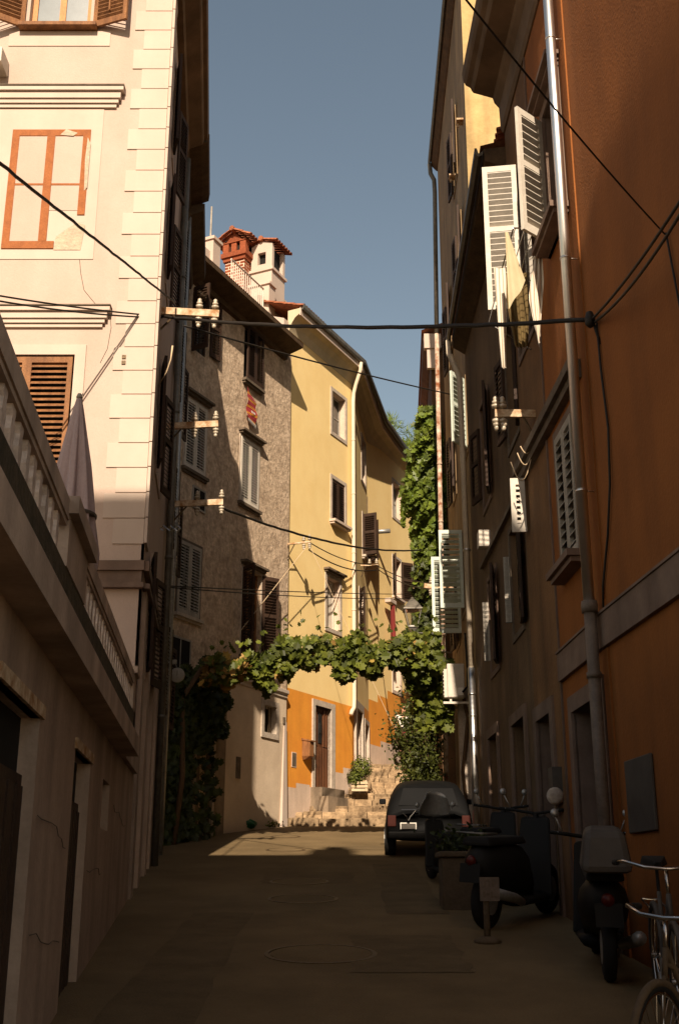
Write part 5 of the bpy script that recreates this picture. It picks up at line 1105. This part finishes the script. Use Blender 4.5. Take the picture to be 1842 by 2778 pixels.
body = b.build('body', 'car_black', t, True); mo = body.modifiers.new('s', 'SUBSURF'); mo.levels = mo.render_levels = 1
def tb(b, x0, x1, y0, y1, z0, z1, T=None): T = T or T_; b.hexa([T(x0, y0, z0), T(x1, y0, z0), T(x1, y1, z0), T(x0, y1, z0), T(x0, y0, z1), T(x1, y0, z1), T(x1, y1, z1), T(x0, y1, z1)])
b = MB(); b.hexa([T_(-.5, .06, .84), T_(.5, .06, .84), T_(.5, .1, .84), T_(-.5, .1, .84), T_(-.42, .2, 1.12), T_(.42, .2, 1.12), T_(.42, .26, 1.12), T_(-.42, .26, 1.12)]); b.build('rear_window', 'car_black', t)
b = MB(); tb(b, -.68, .68, -.07, .04, .3, .42); b.build('bumper', 'black_metal', t, bevel=.02)
for sx in (-1, 1):
    b = MB(); tb(b, sx * .62 - .07, sx * .62 + .07, -.02, .04, .5, .68); b.build('tail_light', 'smooth_red', t, bevel=.01)
    b = MB(); tb(b, sx * .8 - .06, sx * .8 + .06, 1.9, 1.96, .78, .88); b.build('wing_mirror', 'car_black', t, bevel=.02)
    for yy in (.55, 2.5):
        b = MB(); ce = T_(sx * .66, yy, .26); ax = (T_(1, 0, 0) - T_(0, 0, 0)); b.lathe(ce - ax * .09, [(.2, 0), (.26, .01), (.27, .05), (.27, .13), (.26, .17), (.2, .18)], 24, ax=ax); wh = b.build('wheel', 'rubber', t, True)
        b = MB(); b.lathe(ce - ax * (.095), [(.16, 0), (.16, .19)], 16, ax=ax); b.build('rim', 'zinc', wh)
b = MB(); tb(b, -.47, -.22, -.015, .0, .46, .55); 
b.v = [v + V((0, -.02, 0)) for v in b.v]; pl_ = b.build('number_plate', 'grey_panel', t)
b = MB(); tb(b, -.48, -.465, -.045, -.036, .46, .565); tb(b, -.225, -.21, -.045, -.036, .46, .565); tb(b, -.465, -.37, -.045, -.036, .55, .565); tb(b, -.32, -.225, -.045, -.036, .55, .565); b.build('plate_frame', 'plate_white', pl_)
b = MB(); b.tube([T_(-.44, -.03, .72), T_(-.37, -.03, .66), T_(-.35, -.03, .6)], .008, 5); b.tube([T_(-.22, -.03, .76), T_(-.31, -.03, .66), T_(-.34, -.03, .6)], .01, 5); b.tube([T_(-.46, -.03, .775), T_(-.2, -.03, .775)], .004, 5); b.build('chrome_badge', 'chrome', t)

# ================================================================== scooters
def scooter(name, o, rz, label, shield='zinc', sc_=1., col='black_metal', box=False):
    t = thing(name, label, 'scooter', o, 'scooters parked along the right wall'); T = xf(o, rz, sc_); ax = T(1, 0, 0) - T(0, 0, 0)
    for yy in (-.62, .62):
        b = MB(); ce = T(0, yy, .24); b.lathe(ce - ax.normalized() * .05 * sc_, [(.17 * sc_, 0), (.225 * sc_, .01), (.24 * sc_, .03 * sc_), (.24 * sc_, .07 * sc_), (.225 * sc_, .09 * sc_), (.17 * sc_, .1 * sc_)], 22, ax=ax); w_ = b.build('wheel', 'rubber', t, True); b = MB(); b.lathe(ce - ax.normalized() * .052 * sc_, [(.12 * sc_, 0), (.12 * sc_, .104 * sc_)], 14, ax=ax); b.build('rim', 'zinc', w_)
    b = MB()
    def ringz(lst):
        rs = []
        for (y, hw_, z0, z1) in lst:
            rs.append(len(b.v))
            for k in range(12):
                a = k / 12 * 6.2832; b.v.append(T(hw_ * math.cos(a), y, (z0 + z1) / 2 + (z1 - z0) / 2 * math.sin(a)))
        for i in range(len(rs) - 1):
            for k in range(12): b.f.append((rs[i] + k, rs[i] + (k + 1) % 12, rs[i + 1] + (k + 1) % 12, rs[i + 1] + k)); b.m.append(0)
        b.f.append(tuple(rs[0] + k for k in range(12))[::-1]); b.m.append(0); b.f.append(tuple(rs[-1] + k for k in range(12))); b.m.append(0)
    ringz([(-.85, .08, .5, .66), (-.7, .17, .38, .74), (-.4, .2, .3, .74), (-.05, .18, .22, .7), (.05, .15, .16, .5)]); ringz([(-.1, .17, .14, .26), (.3, .19, .14, .26)]); b.build('body', col, t, True)
    b = MB(); b.hexa([T(-.22, .28, .2), T(.22, .28, .2), T(.18, .36, .2), T(-.18, .36, .2), T(-.16, .44, .92), T(.16, .44, .92), T(.12, .52, .92), T(-.12, .52, .92)]); b.build('leg_shield', col, t, bevel=.03)
    b = MB(); b.hexa([T(-.15, -.8, .72), T(.15, -.8, .72), T(.13, .0, .7), T(-.13, .0, .7), T(-.13, -.78, .8), T(.13, -.78, .8), T(.11, -.03, .77), T(-.11, -.03, .77)]); b.build('seat', 'rubber', t, bevel=.03)
    b = MB(); b.tube([T(-.34, .36, 1.0), T(-.2, .42, .98), T(0, .46, .95), T(.2, .42, .98), T(.34, .36, 1.0)], .016, 8); b.tube([T(0, .46, .95), T(0, .62, .3)], .03, 8); b.build('handlebar', 'black_metal', t, True)
    for sx in (-1, 1):
        b = MB(); b.tube([T(sx * .24, .4, 1.0), T(sx * .3, .38, 1.14)], .007, 5); b.lathe(T(sx * .3, .37, 1.16), [(.015, -.01), (.035, 0), (.03, .012)], 12, ax=(0, -1, .1)); b.build('mirror', 'zinc', t, True)
    b = MB(); b.lathe(T(0, .5, .9), [(.05, 0), (.06, .06), (.055, .1)], 14, ax=T(0, 1, 0) - T(0, 0, 0)); b.build('headlight', 'grey_panel', t, True)
    b = MB(); b.lathe(T(0, -.86, .6), [(.03, 0), (.05, .02), (.04, .05)], 12, ax=T(0, -1, 0) - T(0, 0, 0)); b.build('tail_light', 'red_lens', t, True)
    b = MB(); b.hexa([T(-.1, -.93, .42), T(.1, -.93, .42), T(.1, -.92, .42), T(-.1, -.92, .42), T(-.1, -.9, .58), T(.1, -.9, .58), T(.1, -.89, .58), T(-.1, -.89, .58)]); b.build('number_plate', 'black_metal', t)
    b = MB(); b.tube([T(.14, -.2, .2), T(.2, -.45, .26), T(.21, -.85, .34)], .04, 10, r1=.05); b.build('exhaust', 'zinc', t, True)
    b = MB(); b.tube([T(-.12, -.6, .82), T(-.13, -.9, .84), T(.13, -.9, .84), T(.12, -.6, .82)], .01, 6); b.build('grab_rail', 'zinc', t, True)
    for sx in (-1, 1):
        b = MB(); b.tube([T(sx * .28, .37, 1.0), T(sx * .3, .44, .99), T(sx * .16, .5, .97)], .006, 5); b.build('brake_lever', 'zinc', t, True)
    if shield:
        b = MB(); rs = []
        for j in range(7):
            f_ = j / 6; row = []
            for i in range(9):
                g_ = i / 8 * 2 - 1; row.append(len(b.v)); b.v.append(T(g_ * (.27 - .1 * f_ * f_ * abs(g_)), .52 - .1 * g_ * g_ - .1 * f_, .95 + .42 * f_ - .1 * f_ * g_ * g_))
            rs.append(row)
        for j in range(6):
            for i in range(8): b.f.append((rs[j][i], rs[j][i + 1], rs[j + 1][i + 1], rs[j + 1][i])); b.m.append(0)
        o_ = b.build('windscreen', shield, t, True); so = o_.modifiers.new('s', 'SOLIDIFY'); so.thickness = .008
    if box:
        b = MB(); b.hexa([T(-.19, -1.05, .8), T(.19, -1.05, .8), T(.19, -.7, .8), T(-.19, -.7, .8), T(-.15, -1.0, 1.1), T(.15, -1.0, 1.1), T(.13, -.75, 1.13), T(-.13, -.75, 1.13)]); b.build('top_box', 'grey_panel', t, bevel=.05)
    return t
scooter('scooter', V((1.33, 15.3, gz(15.3))), R(14), 'dark scooter with pale curved windscreen in front of the black car', 'zinc', .82)
scooter('scooter', V((1.75, 11.9, gz(11.9))), R(-35), 'dark scooter with bright mirrors beside the small sign', None, 1.05)
scooter('scooter', V((2.02, 9.45, gz(9.45))), R(-8), 'dark scooter with grey rounded top box by the orange wall', None, .97, box=True)
scooter('scooter', V((1.78, 13.9, gz(13.9))), R(-25), 'plain dark scooter between the pale planter and the wall', None, 1.0)

# ================================================================== bicycle
def bicycle(o, rz, label, col='zinc', sc_=1.):
    t = thing('bicycle', label, 'bicycle', o, 'bicycles leaning by the right wall'); T = xf(o, rz, sc_); ax = (T(1, 0, 0) - T(0, 0, 0)).normalized()
    for yy in (-.52, .52):
        ce = T(0, yy, .34); b = MB(); pts = []
        for k in range(37): a = k / 36 * 6.2832; pts.append(T(0, yy + .325 * math.cos(a), .34 + .325 * math.sin(a)))
        b.tube(pts, .018 * sc_, 8, cap=False); w_ = b.build('wheel', 'rubber', t, True)
        b = MB()
        b.tube([T(0, yy + .303 * math.cos(k / 36 * 6.2832), .34 + .303 * math.sin(k / 36 * 6.2832)) for k in range(37)], .009, 6, cap=False); b.build('rim', 'chrome', w_, True)
        b = MB()
        for k in range(24): a = k / 24 * 6.2832; b.tube([T(.02 * (-1) ** k, yy, .34), T(0, yy + .3 * math.cos(a), .34 + .3 * math.sin(a))], .0016, 3, cap=False)
        b.lathe(ce - ax * .04, [(.02, 0), (.02, .08)], 10, ax=ax); b.build('spokes', 'chrome', w_)
        b = MB(); b.tube([T(0, yy + .355 * math.cos(R(a)), .34 + .355 * math.sin(R(a))) for a in range(20 if yy > 0 else -10, 190 if yy < 0 else 160, 12)], .02, 6); b.build('mudguard', col, t, True)
    hd, st_, bb, rr, ff = (0, .36, .86), (0, -.16, .82), (0, -.06, .3), (0, -.52, .34), (0, .52, .34)
    b = MB()
    for p, q, r_ in ((hd, bb, .018), (st_, bb, .016), ((0, .38, .78), (0, -.12, .6), .014), (bb, rr, .01), ((0, -.14, .74), rr, .009), (hd, (0, .4, .7), .018), ((0, .4, .72), ff, .013)): b.tube([T(*p), T(*q)], r_ * sc_, 8)
    b.build('frame', col, t, True)
    b = MB(); b.tube([T(0, -.16, .8), T(0, -.19, .98)], .012, 8); b.hexa([T(-.03, -.08, .99), T(.03, -.08, .99), T(.1, -.34, .99), T(-.1, -.34, .99), T(-.02, -.06, 1.03), T(.02, -.06, 1.03), T(.08, -.34, 1.05), T(-.08, -.34, 1.05)]); b.build('saddle', 'rubber', t, True, bevel=.01)
    b = MB(); b.tube([T(0, .36, .84), T(0, .33, 1.02)], .013, 8); b.tube([T(-.3, .12, 1.04), T(-.27, .26, 1.06), T(-.14, .35, 1.03), T(0, .35, 1.02), T(.14, .35, 1.03), T(.27, .26, 1.06), T(.3, .12, 1.04)], .011, 8); b.build('handlebar', 'chrome', t, True)
    for sx in (-1, 1): b = MB(); b.tube([T(sx * .3, .14, 1.04), T(sx * .31, .02, 1.03)], .018, 8); b.build('grip', 'rubber', t)
    b = MB(); b.lathe(T(0, -.06, .3) + ax * .03, [(.09, 0), (.09, .004)], 24, ax=ax); b.tube([T(.05, -.06, .3), T(.06, .1, .22)], .01, 6); b.tube([T(-.03, -.06, .3), T(-.06, -.22, .38)], .01, 6); b.fbox(T(.1, .1, .22), ax, V((0, 1, 0)), V((0, 0, 1)), -.05, .05, -.04, .04, -.01, .01); b.build('pedals', 'zinc', t)
    b = MB(); b.tube([T(-.06, -.3, .7), T(-.06, -.75, .7), T(.06, -.75, .7), T(.06, -.3, .7)], .007, 5); b.tube([T(-.06, -.7, .7), T(0, -.52, .34)], .006, 5); b.build('carrier', 'chrome', t)
    return t
bicycle(V((1.72, 6.0, gz(6.0) - .0)), R(140), 'bicycle with swept silver handlebar in the bottom right corner', 'planter', .82)
bicycle(V((2.02, 7.6, gz(7.6))), R(172), 'second bicycle leaning close to the orange wall behind the first', 'grey_panel', .9)

# ================================================================== small street things
p = aty(1240, 2400, 13.2); t = thing('stone_planter', 'pale square planter box standing in front of the scooters', 'planter', (1.2, 13.2, gz(13.2)))
g_ = gz(13.0); b = MB(); b.box(1.08, 1.52, 12.7, 13.15, g_ - .05, g_ + .5); b.box(1.05, 1.55, 12.67, 13.18, g_ + .5, g_ + .56); b.build('box', 'planter', t, bevel=.015)
b = MB()
for i in range(260): leaf2(b, V((1.3 + rv.gauss(0, .14), 12.92 + rv.gauss(0, .14), g_ + .58 + abs(rv.gauss(0, .1)))), rn(.6), rv.uniform(.05, .1), rv.uniform(0, 6))
b.build('foliage', 'dark_leaf', t)
p = aty(1327, 2412, 10.6); g_ = gz(10.6); t = thing('small_sign', 'small pale sign plate with dark marks on a short post by the planter', 'sign', (p.x, 10.6, g_))
b = MB(); b.box(p.x - .085, p.x + .085, 10.58, 10.6, p.z - .1, p.z + .1); pt = b.build('plate', 'dull_pipe', t)
b = MB()
for (x0, x1, z0, z1) in ((-.05, -.035, .02, .08), (-.035, -.01, .065, .08), (-.01, .0, .02, .08), (.02, .035, .02, .08), (.035, .06, .045, .055), (-.06, -.04, -.07, -.02), (-.03, .0, -.05, -.03), (.01, .025, -.07, -.02), (.035, .06, -.07, -.055)): b.box(p.x + x0, p.x + x1, 10.575, 10.5795, p.z + z0, p.z + z1)
b.build('lettering', 'dark_trim', pt)
b = MB(); b.tube([(p.x - .03, 10.62, g_ - .05), (p.x - .03, 10.62, p.z + .05)], .028, 10); b.lathe((p.x - .03, 10.62, g_ - .01), [(.12, 0), (.12, .03), (.05, .06)], 16); b.build('post', 'planter', t, True)
q = WR0.px(1743, 2160); b = MB(); b.wbox(WR0, q[0] - .32, q[0] + .33, .002, .03, 1.99, 2.56); q_ = tag(b.build('notice_board', 'grey_panel', bevel=.008), 'blank grey notice board on the orange wall', 'notice board')
p = WR.px(1505, 2160, .2); c = WR.p(p[0], p[1], .2); t = thing('round_mirror', 'small round pale mirror on a stalk, beside the doorways', 'mirror', c)
b = MB(); b.lathe(c, [(.08, 0), (.085, .01), (.06, .03)], 20, ax=(0, -1, 0)); b.build('disc', 'stone_trim', t, True); b = MB(); b.tube([c, c + V((.0, .02, -.9))], .01, 6); b.build('stalk', 'iron', t)
c = aty(482, 1832, 20.6); t = thing('round_dial', 'round pale dial hanging in front of the dark ivy', 'dial', c)
b = MB(); b.lathe(c, [(.13, 0), (.135, .01), (.135, .03), (.12, .04)], 28, ax=(0, -1, 0)); b.build('face', 'dull_white', t, True); b = MB(); b.box(c.x - .006, c.x + .006, 20.553, 20.557, c.z - .01, c.z + .08); b.build('hand', 'dark_trim', t); b = MB(); b.box(c.x - .1, c.x - .02, 20.57, 20.6, c.z + .2, c.z + .28); b.tube([c + V((0, .02, .1)), c + V((-.06, .02, .25))], .008, 5); b.build('hook', 'dull_white', t)
# planters near the steps
b = MB(); c = aty(1150, 2125, 25.2); b.box(1.45, 2.2, 24.9, 25.3, gz(25) - .05, gz(25) + .55); b.box(1.42, 2.23, 24.87, 25.33, gz(25) + .55, gz(25) + .6); tag(b.build('plant_trough', 'dark_trim', bevel=.01), 'dark trough below the leafy shrub at the right wall', 'planter')
b = MB(); c = aty(1105, 2062, 34.3); rings = []
for j in range(9):
    a = j / 8; rad = math.sin(math.pi * min(.97, a * .9 + .1)) ** .7 * .24; rings.append(len(b.v))
    for k in range(20): an = k / 20 * 6.2832; b.v.append(V((c.x + .1 + rad * math.cos(an) * (1 + .08 * math.sin(3 * an + j)), 34.4 + rad * math.sin(an), 4.9 + a * .42)))
for i in range(8):
    for k in range(20): b.f.append((rings[i] + k, rings[i] + (k + 1) % 20, rings[i + 1] + (k + 1) % 20, rings[i + 1] + k)); b.m.append(0)
tag(b.build('black_sack', 'rubber', None, True), 'black sack behind the walking person at the top of the steps', 'bag')

# ================================================================== person at the top of the steps
def skin(name, joints, edges, mat_, par, off):
    me = bpy.data.meshes.new(name); me.from_pydata([V(j[0]) - off for j in joints], edges, []); o = bpy.data.objects.new(name, me); COL.objects.link(o); o.parent = par
    sk = o.modifiers.new('skin', 'SKIN'); me.materials.append(M[mat_])
    for i, j in enumerate(joints): me.skin_vertices[0].data[i].radius = (j[1], j[2] if len(j) > 2 else j[1])
    me.skin_vertices[0].data[0].use_root = True; sk.use_smooth_shade = True
    ss = o.modifiers.new('sub', 'SUBSURF'); ss.levels = ss.render_levels = 2; return o
c = aty(1098, 2078, 33.9); gx, gy, g0_ = c.x, 33.9, 4.87; off = V((gx, gy, g0_))
t = thing('person', 'person in white top and shorts walking down past the shrub, mostly hidden', 'person', off)
def Q(x, y, z, *r): return (V((gx + x, gy + y, g0_ + z)), *r)
J = [Q(0, 0, .95, .15, .11), Q(0, 0, 1.15, .13, .1), Q(0, .0, 1.38, .16, .1), Q(0, -.01, 1.5, .055), Q(0, -.03, 1.62, .08, .095), Q(0, -.03, 1.72, .07, .08),
     Q(-.1, 0, .88, .085), Q(-.1, -.08, .5, .055), Q(-.1, -.02, .1, .038), Q(-.1, -.16, .04, .03, .04),
     Q(.1, 0, .88, .085), Q(.11, .04, .5, .055), Q(.11, .22, .16, .038), Q(.11, .12, .06, .03, .04),
     Q(-.2, 0, 1.42, .05), Q(-.25, .03, 1.15, .04), Q(-.23, -.08, .92, .028), Q(-.22, -.1, .83, .022, .035),
     Q(.2, 0, 1.42, .05), Q(.25, .0, 1.15, .04), Q(.23, -.12, .95, .028), Q(.22, -.15, .86, .022, .035)]
E_ = [(0, 1), (1, 2), (2, 3), (3, 4), (4, 5), (0, 6), (6, 7), (7, 8), (8, 9), (0, 10), (10, 11), (11, 12), (12, 13), (2, 14), (14, 15), (15, 16), (16, 17), (2, 18), (18, 19), (19, 20), (20, 21)]
body = skin('body', J, E_, 'skin', t, off)
def finger(base, d, l):
    return skin('finger', [(base, .009), (base + d * l * .5, .008), (base + d * l + V((0, -.01, 0)), .006)], [(0, 1), (1, 2)], 'skin', body, off)
for sx, hx, hy, hz in ((-1, -.22, -.1, .83), (1, .22, -.15, .86)):
    for k in range(4): finger(V((gx + hx, gy + hy - .03 + k * .018, g0_ + hz - .02)), V((0, -.1, -1)).normalized(), (.07, .08, .075, .06)[k])
    finger(V((gx + hx - sx * .01, gy + hy - .03, g0_ + hz + .02)), V((0, -.7, -.7)).normalized(), .05)
skin('shirt', [Q(0, 0, .98, .17, .13), Q(0, 0, 1.15, .15, .12), Q(0, 0, 1.4, .175, .12), Q(0, -.0, 1.46, .09, .08), Q(-.2, 0, 1.42, .066), Q(-.235, .02, 1.25, .06), Q(.2, 0, 1.42, .066), Q(.235, .0, 1.25, .06)], [(0, 1), (1, 2), (2, 3), (2, 4), (4, 5), (2, 6), (6, 7)], 'white_cloth', t, off)
skin('shorts', [Q(0, 0, 1.0, .16, .125), Q(0, 0, .9, .165, .13), Q(-.1, -.02, .8, .105), Q(-.1, -.05, .6, .1), Q(.1, 0, .8, .105), Q(.1, .03, .6, .1)], [(0, 1), (1, 2), (2, 3), (1, 4), (4, 5)], 'red_cloth', t, off)
skin('hair', [Q(0, .01, 1.66, .095, .1), Q(0, .0, 1.75, .085, .09)], [(0, 1)], 'hair', t, off)
for x, y, z in ((-.1, -.1, .03), (.11, .17, .06)):
    b = MB(); b.fbox(V((gx + x, gy + y, g0_ + z)), V((1, 0, 0)), V((0, 1, 0)), V((0, 0, 1)), -.045, .045, -.14, .12, -.03, .06); o_ = b.build('shoe', 'white_cloth', t, True, bevel=.02)
b = MB(); b.lathe(V((gx, gy - .125, g0_ + 1.62)), [(.012, -.015), (.01, .015)], 8); b.box(gx - .045, gx - .02, gy - .118, gy - .105, g0_ + 1.645, g0_ + 1.655); b.box(gx + .02, gx + .045, gy - .118, gy - .105, g0_ + 1.645, g0_ + 1.655); b.box(gx - .025, gx + .025, gy - .117, gy - .105, g0_ + 1.565, g0_ + 1.573); b.build('face_features', 'skin', t)

for o in bpy.data.objects:
    if '_o' in o: del o['_o']
